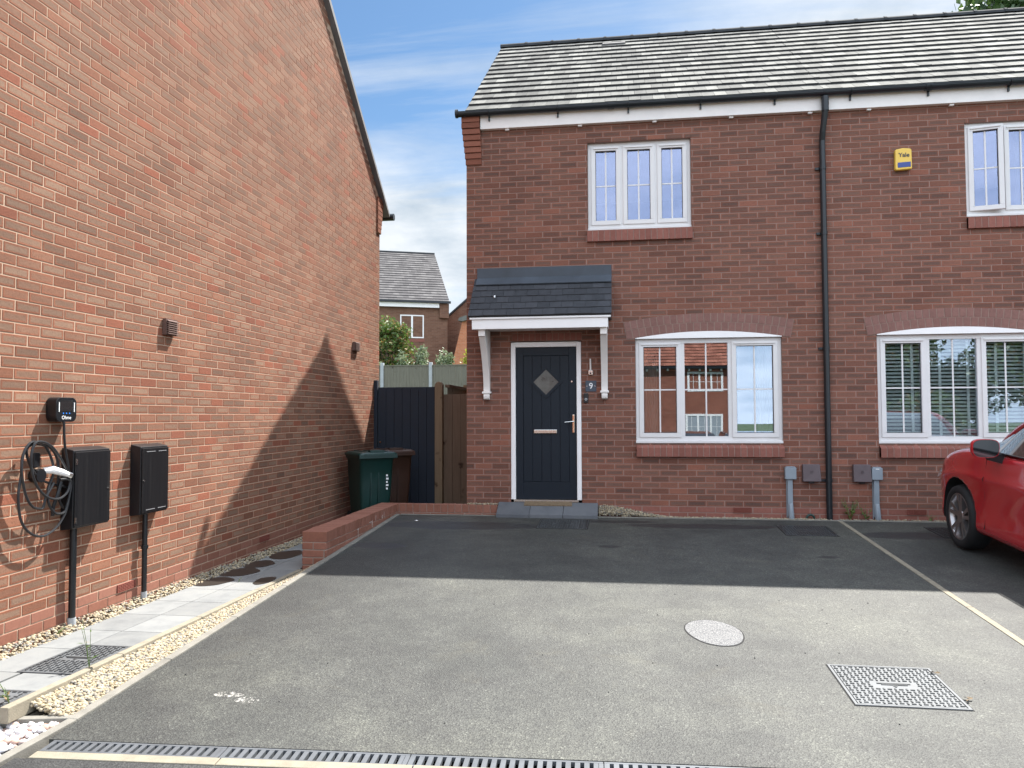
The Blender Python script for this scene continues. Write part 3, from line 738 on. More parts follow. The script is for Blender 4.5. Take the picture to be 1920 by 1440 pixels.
def arch(house, x0, x1, z_sp, rise, ring=.105, rings=2):
    """segmental arch of header bricks; springing at z_sp, plus the white infill board"""
    c = (x0+x1)/2; hs = (x1-x0)/2; Rr = (hs*hs+rise*rise)/(2*rise); zc_ = z_sp+rise-Rr; a0 = math.asin(hs/Rr)
    a = MB()
    r_in = Rr+.004
    for k in range(rings):
        ri = r_in+k*(ring+.008); ro = ri+ring; n = round(2*a0*(ri+ring/2)/.0755)
        for i in range(n):
            t0 = -a0-.02+(2*a0+.04)*i/n; t1 = -a0-.02+(2*a0+.04)*(i+1)/n; e = .0065/ri
            P = lambda t, r_, y: (c+r_*math.sin(t), y, zc_+r_*math.cos(t))
            a.col = rc(); y0 = -.0135+rnd.uniform(-.001, .001); T = (t0+e, t1-e)
            a.hexa([P(T[0], ri, y0), P(T[1], ri, y0), P(T[1], ri, .0), P(T[0], ri, .0), P(T[0], ro, y0), P(T[1], ro, y0), P(T[1], ro, .0), P(T[0], ro, .0)])
    a.cur = 1; n = 24
    for i in range(n):
        t0 = -a0-.02+(2*a0+.04)*i/n; t1 = -a0-.02+(2*a0+.04)*(i+1)/n; ro = r_in+rings*(ring+.008)-.006
        P = lambda t, r_, y: (c+r_*math.sin(t), y, zc_+r_*math.cos(t))
        a.hexa([P(t0, Rr-.002, -.0095), P(t1, Rr-.002, -.0095), P(t1, Rr-.002, .0), P(t0, Rr-.002, .0), P(t0, ro, -.0095), P(t1, ro, -.0095), P(t1, ro, .0), P(t0, ro, .0)])
    a.build('window_arch', ['brick_arch', 'mortar_front'], house)
    b = MB(); m_ = 24
    top = [(c+Rr*math.sin(-a0+2*a0*i/m_), zc_+Rr*math.cos(-a0+2*a0*i/m_)-.002) for i in range(m_+1)]
    poly = [(x0+.0, z_sp-.012), (x1-.0, z_sp-.012)] + top[::-1]
    b.prism(poly, 1, -.017, .02)
    b.build('arch_infill', 'white', house, bevel=.002, seg=1)

# ------------------------------------------------------------------ the pair of houses
EAV = (-.09, 5.13); RDG = (3.06, 7.50); BACK = 5.55
HB = empty('brick_house', (0, 0, 0), 'brown brick end house with the navy front door and tiled door canopy', 'house')
HN = empty('brick_house', (0, 0, 0), 'adjoining brick house right of the black downpipe, behind the red car', 'house')
PX = 4.49
DOOR = (.58, 1.495, -.2, 2.10)
WL = (2.18, 3.972, .785, 2.105); WU = (1.592, 2.90, 3.52, 4.665)
NL = (5.085, 6.88, .785, 2.105); NU = (6.146, 7.45, 3.515, 4.665)
def shell(house, x0, x1, holes, side_left):
    w = MB(); TH = .28
    wall_cells(w, x0, x1, -.75, 5.0, .0, TH, holes)
    # mesh bricks on the front
    b = w; b.cur = 1
    lay(b, front(0), x0, x1, 0, 4.995, holes=holes, off=.1075, d=.004)
    b.cur = 2
    lay(b, front(.002), x0, x1, -.30, 0, holes=holes, off=.1075, kmat=lambda k: 2)
    b.cur = 0
    # back and rear
    b.cur = 3
    b.box(x0, x1, BACK-TH, BACK, -.75, 5.0)
    gab = lambda: [(TH, -.75), (BACK-TH, -.75), (BACK-TH, 5.0), (BACK, 5.0), (RDG[0], RDG[1]-.06), (.0, 5.0), (TH, 5.0)]
    if side_left: b.prism(gab(), 0, x0, x0+TH)
    else: b.prism(gab(), 0, x1-TH, x1)
    b.cur = 4
    if side_left:
        b.prism(gab(), 0, x1-.06, x1-.002)
    b.box(x0+.29, x1-.29, TH+.01, BACK-.3, 2.55, 2.75)      # upper floor
    b.box(x0+.29, x1-.29, TH+.01, BACK-.3, 4.85, 4.9)
    b.box(x0+.29, x1-.29, TH+.01, BACK-.3, -.1, .05)
    b.box(x0+.29, x1-.07, 3.6, 3.7, .05, 4.85)
    b.cur = 0
    return w.build('wall', ['mortar_front', 'brick_front', 'brick_red', 'side_brick', 'interior'], house)
shell(HB, 0, PX, [DOOR, WL, WU], True)
shell(HN, PX, 11.2, [NL, NU, (8.2, 9.1, -.2, 2.1)], False)
nd = MB(); nd.box(8.2, 9.1, .02, .1, -.1, 2.1); nd.build('door', 'white', HN)
# kneeler at the left eaves corner
kn = MB(); 
for k in range(8):
    z = 4.44+k*.0775; o_ = .006+min(k, 6)*.007; pj = .03+min(k, 6)*.013; kn.col = rc()
    kn.box(-o_, .205-.002*k, -pj, .18, z+.004, z+.0735)
kn.cur = 1; kn.box(.0, .195, -.02, .17, 4.44, 5.05)
kn.build('eaves_corbel', ['brick_front', 'mortar_front'], HB, bevel=.003, seg=1)
def roof(house, x0, x1, verge_left):
    r_ = MB(); tiles(r_, x0+(.015 if verge_left else 0), x1, (EAV[0]-.05, EAV[1]-.025), RDG, .28, .152, th=.030)
    t2 = MB()
    rr = r_.build('roof', ['tile_grey', 'tile_edge'], house)
    sl_ = MB(); e0, r0 = (EAV[0]-.02, EAV[1]-.02), RDG
    pr = [(e0[0], e0[1]-.05), (e0[0], e0[1]-.012), (r0[0], r0[1]-.008), (BACK+.1, EAV[1]+.0), (BACK+.1, EAV[1]-.06), (r0[0], r0[1]-.09)]
    sl_.prism(pr, 0, x0+.006, x1-.006); sl_.build('roof_deck', 'tile_edge', rr)
    rd_ = MB()
    n = int((x1-x0)/.45)+1; w = (x1-x0)/n
    for i in range(n):
        a, b = x0+i*w, x0+(i+1)*w
        for k in range(6):
            t0, t1 = math.pi*(k)/6, math.pi*(k+1)/6; rr0, rr1 = .115, .095
            y = RDG[0]; z = RDG[1]-.035
            for (xa, xb, ra) in ((a, b-.0, .108), (b-.03, b+.012, .118)):
                rd_.face([(xa, y-ra*math.cos(t0), z+ra*.85*math.sin(t0)), (xb, y-ra*math.cos(t0), z+ra*.85*math.sin(t0)), (xb, y-ra*math.cos(t1), z+ra*.85*math.sin(t1)), (xa, y-ra*math.cos(t1), z+ra*.85*math.sin(t1))], smooth=True)
    rd_.prism([(RDG[0]+.108*math.cos(math.pi*k/8), RDG[1]-.035+.09*math.sin(math.pi*k/8)) for k in range(9)], 0, x0-.002, x0+.01)
    rd_.build('ridge', 'ridge', rr)
    fa = MB(); fa.box(x0 if not verge_left else .20, x1, -.075, -.055, 4.895, 5.10); fa.box(x0 if not verge_left else .2, x1, -.055, .0, 4.895, 4.91)
    fa.build('fascia', 'white_dirty', house)
    for i in range(int((x1-x0)/.95)+1):
        xx = x0+.55+i*.95
        if xx > x1-.1: break
        v_ = MB(); v_.box(xx-.025, xx+.025, -.05, -.015, 4.873, 4.894); v_.build('soffit_vent', 'white', house)
    g = MB(); gx0 = x0-.10 if verge_left else x0
    prof = [(-.13+.05*math.cos(t), 5.098+.05*math.sin(t)) for t in [math.pi+math.pi*k/10 for k in range(11)]]
    inner = [(-.13+.045*math.cos(t), 5.098+.045*math.sin(t)) for t in [math.pi+math.pi*k/10 for k in range(11)]]
    prof = [(-.184, 5.108), (-.184, 5.1)] + prof + [(-.076, 5.108)]
    poly = prof + inner[::-1]
    g.prism(prof+[(-.085, 5.108)]+inner[::-1], 0, gx0, x1)
    if verge_left: g.cyl((-.13, 5.095), 0, .056, gx0-.02, gx0+.01, 16)
    ob = g.build('gutter', 'gutter', house)
    xx = x0+.32
    while xx < x1:
        bk = MB(); bk.box(xx-.010, xx+.010, -.098, -.076, 4.99, 5.06); bk.tube([(xx, -.13+.057*math.cos(t), 5.098+.057*math.sin(t)) for t in [math.pi+math.pi*k/8 for k in range(9)]], .006, 5); bk.build('gutter_bracket', 'gutter', ob); xx += .9
    for xx in ([1.9, 3.9] if verge_left else [5.7, 7.6]):
        jn = MB(); jn.prism([(-.13+.057*math.cos(t), 5.098+.057*math.sin(t)) for t in [math.pi+math.pi*k/10 for k in range(11)]], 0, xx-.04, xx+.04); jn.build('gutter_joint', 'gutter', ob)
    return rr
roof(HB, 0.0, PX, True); roof(HN, PX+.002, 11.2, False)
# verge trim on the left slope
vg = MB()
e0, r0 = (EAV[0]-.05, EAV[1]-.03), RDG
vg.prism([(e0[0], e0[1]-.06), (e0[0], e0[1]-.005), (r0[0], r0[1]-.005), (r0[0], r0[1]-.06)], 0, -.006, .013)
vg.prism([(BACK+.1, EAV[1]-.06), (BACK+.1, EAV[1]-.005), (r0[0]+.001, r0[1]-.005), (r0[0]+.001, r0[1]-.06)], 0, -.006, .013)
vg.build('verge_trim', 'tile_edge', HB)
# roof vent tile
rv = MB(); 
def onroof(x, s_, h):
    dy_, dz_ = RDG[0]-EAV[0], RDG[1]-EAV[1]; l_ = math.hypot(dy_, dz_); return (x, EAV[0]+dy_*s_/l_-dz_/l_*h, EAV[1]+dz_*s_/l_+dy_/l_*h)
rv.hexa([onroof(1.75, 3.45, .02), onroof(2.12, 3.45, .02), onroof(2.12, 3.62, .02), onroof(1.75, 3.62, .02), onroof(1.75, 3.45, .055), onroof(2.12, 3.45, .055), onroof(2.12, 3.62, .03), onroof(1.75, 3.62, .03)])
rv.build('roof_vent', 'verge', HB)
# windows, sills, arches
window(HB, WL[0]+.002, WL[1]-.002, WL[2]+.03, WL[3], [.325, .655], [True, False, True], .035, interior='curtain')
window(HB, WU[0]+.002, WU[1]-.002, WU[2]+.03, WU[3], [1/3, 2/3], [True, True, True], .055, glassmat='glass_up')
window(HN, NL[0]+.002, NL[1]-.002, NL[2]+.03, NL[3], [.325, .655], [True, False, True], .035, glassmat='glass_blind', interior='blind')
window(HN, NU[0]+.002, NU[1]-.002, NU[2]+.03, NU[3], [1/3, 2/3], [True, True, True], .035, glassmat='glass_up', open_i=0, interior='side')
brick_sill(HB, 2.178, 3.978, .783, .165, .065, slant=.05); brick_sill(HB, 1.58, 2.912, 3.518, .152, .045, slant=.012)
brick_sill(HN, 5.083, 6.89, .783, .165, .065, slant=.05); brick_sill(HN, 6.14, 7.46, 3.513, .145, .045, slant=.012)
arch(HB, WL[0]+.0, WL[1]-.0, 2.117, .075); arch(HN, NL[0], NL[1], 2.117, .075)
# door head soldiers
dh = MB()
for i in range(12):
    a = .6+i*.0755; dh.col = rc(); dh.box(a+.004, a+.0715, -.0125, .01, 2.105, 2.20)
dh.cur = 1; dh.box(.6, .6+12*.0755, -.0085, .009, 2.102, 2.205)
dh.build('door_head', ['brick_red', 'mortar_front'], HB)
# front door: part of the house, with its pieces
df = MB(); df.box(.583, .643, .0, .07, .06, 2.085); df.box(1.432, 1.492, .0, .07, .06, 2.085); df.box(.643, 1.432, .0, .07, 2.025, 2.085)
dfo = df.build('door_frame', 'white', HB, bevel=.006)
tb = MB(); tb.box(.62, 1.45, -.012, .07, .035, .062); tb.build('threshold', 'steel', dfo)
cxd = 1.037; dl = MB(); x0, x1, z0, z1 = .647, 1.428, .066, 2.021
yF = .028
# leaf built as stiles and rails with recessed tongue-and-groove centre
px0, px1, pz0, pz1 = .740, 1.335, .285, 1.915
dl.box(x0, px0, yF, .07, z0, z1); dl.box(px1, x1, yF, .07, z0, z1); dl.box(px0, px1, yF, .07, pz1, z1); dl.box(px0, px1, yF, .07, z0, pz0)
nb = 5; bw_ = (px1-px0)/nb
for i in range(nb):
    dl.box(px0+i*bw_+.004, px0+(i+1)*bw_-.004, yF+.004, .06, pz0+.004, pz1-.004)
dl.box(px0, px1, yF+.012, .065, pz0, pz1)
dlo = dl.build('door', 'navy_door', HB, bevel=.0025)
dd = MB(); cz = 1.571; h_ = .212
def diamond(mb, r0, r1, ya, yb):
    A = [(cxd, cz+r1), (cxd-r1, cz), (cxd, cz-r1), (cxd+r1, cz)]; B_ = [(cxd, cz+r0), (cxd-r0, cz), (cxd, cz-r0), (cxd+r0, cz)]
    for i in range(4):
        j = (i+1) % 4
        mb.hexa([(A[i][0], ya, A[i][1]), (A[j][0], ya, A[j][1]), (A[j][0], yb, A[j][1]), (A[i][0], yb, A[i][1]), (B_[i][0], ya, B_[i][1]), (B_[j][0], ya, B_[j][1]), (B_[j][0], yb, B_[j][1]), (B_[i][0], yb, B_[i][1])])
diamond(dd, .185, .215, yF-.010, yF+.006); diamond(dd, .163, .185, yF-.004, yF+.006); dd.build('window_surround', 'navy_door', dlo, fixn=True)
dg = MB(); dg.prism([(cxd, cz+.165), (cxd-.165, cz), (cxd, cz-.165), (cxd+.165, cz)], 1, yF-.001, yF+.004); dg.build('door_glass', 'door_glass', dlo)
lp = MB(); lp.box(.878, 1.178, yF-.016, yF+.002, .908, .958); lpo = lp.build('letter_plate', 'steel', dlo, bevel=.006)
hp = MB(); hp.box(1.376, 1.404, yF-.014, yF+.002, .915, 1.15); hpo = hp.build('handle_plate', 'gold_steel', dlo, bevel=.006)
hl = MB(); hl.tube([(1.390, yF-.01, 1.062), (1.390, yF-.05, 1.062), (1.36, yF-.056, 1.060), (1.28, yF-.054, 1.052)], [.009, .009, .008, .007], 8); hl.build('door_handle', 'steel', dlo)
sp2 = MB(); sp2.cyl((1.370, 1.575), 1, .011, yF-.008, yF+.003, 12); sp2.build('spyhole', 'steel', dlo)
# porch canopy
CX0, CX1 = .115, 1.89
cn = MB(); ce, cr = (-.50, 2.375), (-.01, 2.92)
tiles(cn, CX0, CX1, ce, cr, .125, .15, th=.014)
cno = cn.build('porch_canopy', ['tile_dark', 'tile_edge'], HB)
cd = MB(); cd.prism([(ce[0]+.02, ce[1]-.02), (ce[0]+.02, ce[1]+.014), (cr[0], cr[1]-.006), (cr[0], ce[1]-.02)], 0, CX0+.006, CX1-.006); cd.build('canopy_deck', 'tile_edge', cno)
bd_ = MB(); bd_.tube([(.415, -.30, 2.635), (.42, -.285, 2.645), (.412, -.27, 2.66), (.425, -.262, 2.668)], [.006, .012, .008, .004], 6); bd_.build('bird_dropping', 'letter_white', cno)
fl_ = MB(); fl_.hexa([(CX0+.03, -.125, 2.795+.03), (CX1, -.125, 2.795+.03), (CX1, -.012, 2.925), (CX0+.03, -.012, 2.925), (CX0+.03, -.13, 2.80+.036), (CX1, -.13, 2.80+.036), (CX1, -.018, 2.935), (CX0+.03, -.018, 2.935)])
fl_.box(CX0+.03, CX1, -.018, -.008, 2.93, 3.065); fl_.build('flashing', 'zinc', cno)
cf = MB(); cf.box(CX0+.045, CX1-.045, -.47, -.445, 2.215, 2.335); cf.box(CX0+.02, CX1-.01, -.49, -.44, 2.336, 2.36); cf.box(CX0+.045, CX0+.07, -.445, -.008, 2.235, 2.335); cf.box(CX1-.07, CX1-.045, -.445, -.008, 2.235, 2.335)
cf.build('canopy_fascia', 'white', cno, bevel=.003)
cs = MB(); cs.box(CX0+.07, CX1-.07, -.445, -.008, 2.235, 2.25); cs.build('soffit', 'white_dirty', cno)
for xc in (.275, 1.79):
    b_ = MB(); w = .041
    oz = [(-.008, 2.233), (-.43, 2.233), (-.43, 2.135)]
    for k in range(13):
        t = k/12; oz.append((-.40+.335*(1-(1-t)**1.8), 2.13-(2.13-1.455)*t))
    oz += [(-.065, 1.44), (-.008, 1.44)]
    b_.prism(oz, 0, xc-w, xc+w)
    b_.box(xc-w-.014, xc+w+.014, -.10, -.008, 1.425, 1.452)
    rol_ = [(-.008, 1.424), (-.088, 1.424), (-.092, 1.39), (-.085, 1.36), (-.06, 1.345), (-.008, 1.345)]
    b_.prism(rol_, 0, xc-w+.004, xc+w-.004)
    b_.build('canopy_bracket', 'white_dirty', cno, bevel=.004)
# downpipe
dp = MB(); X = 4.486
dp.tube([(X+.02, -.135, 5.02), (X+.02, -.135, 4.86), (X-.0, -.075, 4.62), (X-.0, -.045, 4.52), (X, -.045, -.18)], .036, 4+8)
dpo = dp.build('downpipe', 'gutter', HB)
hop = MB(); hop.tube([(X+.02, -.135, 5.04), (X+.02, -.135, 4.86)], .044, 12); hop.build('pipe_socket', 'gutter', dpo)
for z in (4.18, 3.37, 1.95, .34):
    c_ = MB(); c_.tube([(X, -.045, z-.02), (X, -.045, z+.02)], .042, 12); c_.box(X-.085, X-.03, -.03, -.006, z-.014, z+.014); c_.build('pipe_clip', 'gutter', dpo)
for (hh, xa, xb) in ((HB, 3.36, 3.572), (HN, 5.385, 5.598)):
    a_ = MB(); za, zb = -.066, .0-.004
    a_.box(xa, xb, -.009, .0, za, zb)
    for k in range(6): a_.box(xa, xb, -.018, -.009, za+k*.0115, za+k*.0115+.005)
    a_.box(xa, xa+.006, -.019, -.009, za, zb); a_.box(xb-.006, xb, -.019, -.009, za, zb)
    for k in range(1, 9): a_.box(xa+(xb-xa)*k/9-.002, xa+(xb-xa)*k/9+.002, -.0185, -.009, za, zb)
    a_.build('air_brick', 'terracotta', hh)
adopt(HB, (2.2, 0, -.2)); adopt(HN, (7.8, 0, -.2))

# things fixed on the front
al = empty('alarm_box', (0, 0, 0), 'yellow alarm box with blue panel high on the brick wall', 'alarm box')
a_ = MB(); a_.prism([(5.325, 4.12), (5.335, 4.105), (5.512, 4.115), (5.52, 4.13), (5.517, 4.35), (5.505, 4.368), (5.42, 4.378), (5.335, 4.362), (5.328, 4.345)], 1, -.065, -.008)
a_.build('casing', 'yellow', al, bevel=.012, seg=3)
a_ = MB(); a_.prism([(5.352, 4.135), (5.502, 4.142), (5.503, 4.205), (5.352, 4.198)], 1, -.0685, -.05); a_.build('blue_panel', 'blue', al, bevel=.002)
def text(body, size, loc, rot, mat, parent, name='lettering', ext=.0015, bold=0.0):
    cu = bpy.data.curves.new(name, 'FONT'); cu.body = body; cu.size = size; cu.extrude = ext; cu.offset = bold; cu.align_x = 'CENTER'; cu.align_y = 'CENTER'
    t_ = bpy.data.objects.new(name, cu); COL.objects.link(t_); dg_ = bpy.context.evaluated_depsgraph_get()
    me = bpy.data.meshes.new_from_object(t_.evaluated_get(dg_)); bpy.data.objects.remove(t_)
    me.materials.clear(); me.materials.append(M[mat]); o_ = bpy.data.objects.new(name, me); COL.objects.link(o_)
    o_.matrix_world = Matrix.Translation(loc) @ rot.to_4x4()
    if parent: o_.parent = parent
    return o_
FR = Matrix.Rotation(R(90), 3, 'X'); SD = Matrix.Rotation(R(90), 3, 'Z') @ Matrix.Rotation(R(90), 3, 'X')
text('Yale', .072, (5.427, -.0675, 4.288), FR, 'letter_dark', al, bold=.0012)
adopt(al, (5.42, 0, 4.11))
np_ = empty('house_number_plate', (0, 0, 0), 'square dark slate plate with white number 9 right of the door', 'house number')
a_ = MB(); a_.box(1.548, 1.686, -.016, -.008, 1.443, 1.583); a_.build('plate', 'slate_sign', np_, bevel=.001, seg=1)
text('9', .105, (1.617, -.0168, 1.512), FR, 'letter_white', np_, bold=.001)
for xx in (1.566, 1.668):
    a_ = MB(); a_.cyl((xx, 1.513), 1, .0055, -.02, -.015, 10); a_.build('screw', 'steel', np_)
adopt(np_, (1.617, 0, 1.44))
dbl = empty('doorbell', (0, 0, 0), 'small black doorbell under the house number plate', 'doorbell')
a_ = MB(); a_.box(1.525, 1.582, -.032, -.008, 1.298, 1.422); a_.build('casing', 'black', dbl, bevel=.006)
a_ = MB(); a_.tube([(1.553+.013*math.cos(t), -.033, 1.345+.013*math.sin(t)) for t in [k*math.pi/8 for k in range(16)]], .0022, 6, closed=True); a_.build('button_ring', 'letter_white', dbl)
adopt(dbl, (1.553, 0, 1.298))
wl = empty('wall_lamp', (0, 0, 0), 'slim steel wall lamp above the house number plate', 'wall lamp')
a_ = MB(); a_.box(1.586, 1.642, -.045, -.008, 1.655, 1.712); a_.build('base', 'steel', wl, bevel=.004)
a_ = MB(); a_.tube([(1.614, -.035, 1.712), (1.612, -.035, 1.862)], [.013, .010], 12); a_.build('lamp_tube', 'white_dirty', wl)
a_ = MB(); a_.cyl((1.614, 1.676), 1, .012, -.048, -.043, 12); a_.build('sensor', 'black', wl)
adopt(wl, (1.614, 0, 1.655))
def utility(xg0, xg1, xb0, xb1, gl, bl, join):
    g = empty('meter_box', (0, 0, 0), gl, 'meter box', 'grey meter boxes with conduit on the front wall')
    a = MB(); a.box(xg0, xg1, -.075, -.008, .352, .495); a.box(xg0+.015, xg1-.01, -.06, -.008, .495, .507); a.build('box', 'grey_box', g, bevel=.006)
    c = (xg0+xg1)/2; a = MB(); a.box(c-.036, c+.026, -.05, -.008, -.1, .352); a.tube([(c-.003, -.04, .06), (c+.004, -.055, -.14)], [.03, .036], 12); a.build('conduit', 'grey_box', g, bevel=.006)
    a = MB(); a.box(c-.045, c-.036, -.02, -.008, -.12, .352); a.build('backing_strip', 'grey_box', g)
    if join: a = MB(); a.box(c-.02, c+.02, -.0775, -.075, .478, .487); a.build('sticker', 'letter_white', g)
    adopt(g, (c, 0, -.14))
    b = empty('cover_box', (0, 0, 0), bl, 'meter cover', 'brown cover boxes on the front wall')
    a = MB(); a.hexa([(xb0, -.075, .325), (xb1, -.09, .325), (xb1, -.008, .325), (xb0, -.008, .325), (xb0+.002, -.065, .535), (xb1-.01, -.07, .535), (xb1-.01, -.008, .535), (xb0, -.008, .535)]); a.build('cover', 'brown_box', b, bevel=.008)
    a = MB(); m_ = (xb0+xb1)/2; a.tube([(m_+.014*math.cos(t), -.077, .445+.014*math.sin(t)) for t in [k*math.pi/8 for k in range(16)]], .003, 5, closed=True); a.build('lock', 'brown_box', b)
    a = MB(); a.box(m_-.03, m_+.03, -.05, -.01, .305, .324); a.build('catch', 'black', b)
    adopt(b, (m_, 0, .305))
utility(3.97, 4.103, 4.178, 4.39, 'grey square meter box with conduit left of the black downpipe', 'purple brown cover box immediately left of the black downpipe', False)
utility(4.975, 5.098, 4.765, 4.972, 'grey square meter box with white sticker right of the downpipe', 'purple brown cover box joined to the grey box with a sticker', True)
# hose coil stub by the conduit
hr = MB(); hr.tube([(4.26+.045*math.cos(t), -.06, -.12+.045*math.sin(t)) for t in [k*math.pi/8 for k in range(9)]], .014, 8); tag(hr.build('hose_end', 'bin_green'), 'green hose end in the gravel beside the downpipe', 'hose')

# doorstep slabs and mat
ds = MB()
for (a, b) in ((.425, .84), (.845, 1.262), (1.267, 1.695)):
    ds.col = rc(); ds.hexa([(a, -.26, -.20), (b, -.26, -.20), (b, -.013, -.20), (a, -.013, -.20), (a, -.26, -.098), (b, -.26, -.098), (b, -.013, .030), (a, -.013, .030)])
tag(ds.build('doorstep', 'slab_dark', bevel=.002, seg=1), 'dark grey slab doorstep below the navy door', 'doorstep')
dm = MB(); dm.hexa([(.76, -.09, -.008), (1.37, -.09, -.008), (1.37, -.014, .032), (.76, -.014, .032), (.76, -.09, .004), (1.37, -.09, .004), (1.37, -.014, .044), (.76, -.014, .044)])
tag(dm.build('doormat', 'doormat'), 'thin brown doormat under the navy front door', 'doormat')

# ------------------------------------------------------------------ low brick wall
lw = empty('low_brick_wall', (0, 0, 0), 'low red brick wall edging the drive, turning towards the door', 'garden wall')
a = MB(); a.cur = 1
LX0, LX1, LY0 = -1.15, -.90, -2.55
a.box(LX0+.006, LX1-.006, LY0+.006, -.02, -.56, -.006); a.box(LX1-.006, .414, -.114, -.02, -.3, -.006)
a.cur = 0
side = lambda u, z, n: (LX1-.006+n, u, z)
for (P3, u0, u1) in ((side, LY0+.004, -.12), (lambda u, z, n: (u, LY0+.006-n, z), LX0+.002, LX1-.002), (lambda u, z, n: (LX0+.006-n, -u, z), .12, -LY0-.004)):
    lay(a, P3, u0, u1, -.555, -.105, d=.006, zd=-.105, off=u0-.225 if P3 is side else u0)
# brick on edge coping
n = int((-.12-LY0)/.0752); w = (-.12-LY0)/n
for i in range(n):
    y = LY0+i*w; a.col = rc(); j = rnd.uniform(-.002, .002); a.box(LX0+j, LX1+j, y+.003, y+w-.003, -.103, .0+rnd.uniform(-.002, .002))
n = 17; w = (.42-LX0)/n
for i in range(n):
    x = LX0+i*w; a.col = rc(); j = rnd.uniform(-.002, .002); a.box(x+.003, x+w-.003, -.12+j, -.012, -.103, rnd.uniform(-.002, .002))
for k in range(1, 2):
    pass
lay(a, lambda u, z, n: (u, -.114-n, z), LX1, .418, -.255, -.105, d=.005, zd=-.105)
wm = MB()
a.build('brickwork', ['brick_dpc', 'mortar_dark'], lw, bevel=.003, seg=1)
def efflo(mb, cx, cz_, w, h):
    pts = []; m_ = 14
    for k in range(m_):
        t = 2*math.pi*k/m_; r_ = rnd.uniform(.55, 1.1); pts.append((cx+w*r_*math.cos(t), cz_+h*r_*math.sin(t)))
    mb.prism(pts, 0, LX1+.0005, LX1+.0032)
for (yy, zz, w_, h_) in ((-1.62, -.11, .035, .012), (-1.62, -.16, .008, .05), (-1.2, -.09, .05, .008), (-1.13, -.12, .008, .045), (-1.0, -.07, .006, .05), (-.75, -.09, .02, .03), (-.68, -.07, .006, .04)):
    efflo(wm, yy, zz, w_, h_)
wm.build('salt_stain', simple('salt_stain', (.42, .33, .29), .95, var=.2, vs=60), lw)
adopt(lw, (-1.02, -1.3, -.5))

# ------------------------------------------------------------------ tall side house on the left
XL = -1.973
HL = empty('side_house', (0, 0, 0), 'tall side gable of orange brick house filling the left of the view', 'house')
YC = 2.44; Yr, Zr = -2.21, 8.62; YF = -6.86; Z_e = 4.70
w = MB()
HL_W = 7.5
gp = [(YF, -.8), (YC, -.8), (YC, Z_e+.05), (Yr, Zr-.08), (YF, Z_e+.05)]
w.prism(gp, 0, XL-HL_W, XL)
w.cur = 1
sl_ = (Zr-.08-Z_e-.05)/(YC-Yr)
lim = lambda u, z: z < Z_e+.03+(YC-u)*sl_ and z < Z_e+.03+(u-YF)*sl_
Lp = lambda u, z, n: (XL+n, u, z)
AB = (-4.15, -3.99, -.258, -.19); AB2 = (-1.78, -1.54, -.258, -.19)
lay(w, Lp, YF, YC, -.183, 8.5, zd=-.183, off=-.02, limit=lim, d=.0024, jt=.0048)
w.cur = 2
lay(w, Lp, YF, YC, -.483, -.183, zd=-.183, off=-.05, d=.004, kmat=lambda k: 2, holes=[(-4.22, -3.99, -.255, -.188), (-1.79, -1.56, -.255, -.188)])
w.cur = 1
# front return of the corner
lay(w, lambda u, z, n: (XL+u, YC+n, z), -2, 0, -.183, 4.6, zd=-.183, d=.006)
w.build('wall', ['mortar_left', 'brick_left', 'brick_dpc'], HL)
for (ya, yb) in ((-4.215, -3.995), (-1.785, -1.565)):
    a_ = MB(); a_.box(XL, XL+.006, ya, yb, -.252, -.19)
    for k in range(6): a_.box(XL+.006, XL+.012, ya, yb, -.252+k*.0115, -.252+k*.0115+.005)
    for k in range(0, 10): a_.box(XL+.006, XL+.0125, ya+(yb-ya)*k/9-.002, ya+(yb-ya)*k/9+.002, -.252, -.19)
    a_.build('air_brick', 'terracotta', HL)
kn = MB()
for k in range(8):
    z = 4.17+k*.0755; kn.col = rc(); o_ = .03+.02*k
    kn.box(XL-.1, XL+.028, YC-.16, YC+o_-.02, z+.004, z+.0715)
kn.cur = 1; kn.box(XL-.09, XL+.022, YC-.155, YC+.02, 4.17, 4.77)
kn.build('eaves_corbel', ['brick_left', 'mortar_left'], HL, bevel=.003, seg=1)
rf = MB(); x0, x1 = XL-HL_W, XL+.055
tiles(rf, x0, x1, (YC+.33, Z_e-.11), (Yr, Zr+.05), .28, .152, flip=True)
tiles(rf, x0, x1, (YF-.33, Z_e-.11), (Yr, Zr+.05), .28, .152)
ro = rf.build('roof', ['tile_grey', 'tile_edge'], HL)
vb = MB()
for (ye, s_) in ((YC+.33, 1), (YF-.33, -1)):
    vb.prism([(ye, Z_e-.16), (ye, Z_e-.10), (Yr, Zr+.055), (Yr, Zr-.06)] if s_ == 1 else [(ye, Z_e-.16), (ye, Z_e-.10), (Yr-.001, Zr+.055), (Yr-.001, Zr-.06)], 0, XL+.054, XL+.075)
    vb.prism([(ye, Z_e-.16), (ye, Z_e-.115), (Yr, Zr+.04), (Yr, Zr-.08)] if s_ == 1 else [(ye, Z_e-.16), (ye, Z_e-.115), (Yr-.001, Zr+.04), (Yr-.001, Zr-.08)], 0, x0, XL+.054)
vb.build('verge_trim', 'verge', HL)
gt = MB(); gt.prism([(YC+.40+.06*math.cos(t), Z_e-.14+.06*math.sin(t)) for t in [k*math.pi/7 for k in range(14)]], 0, x0, XL+.13)
gt.build('gutter', 'gutter', HL)
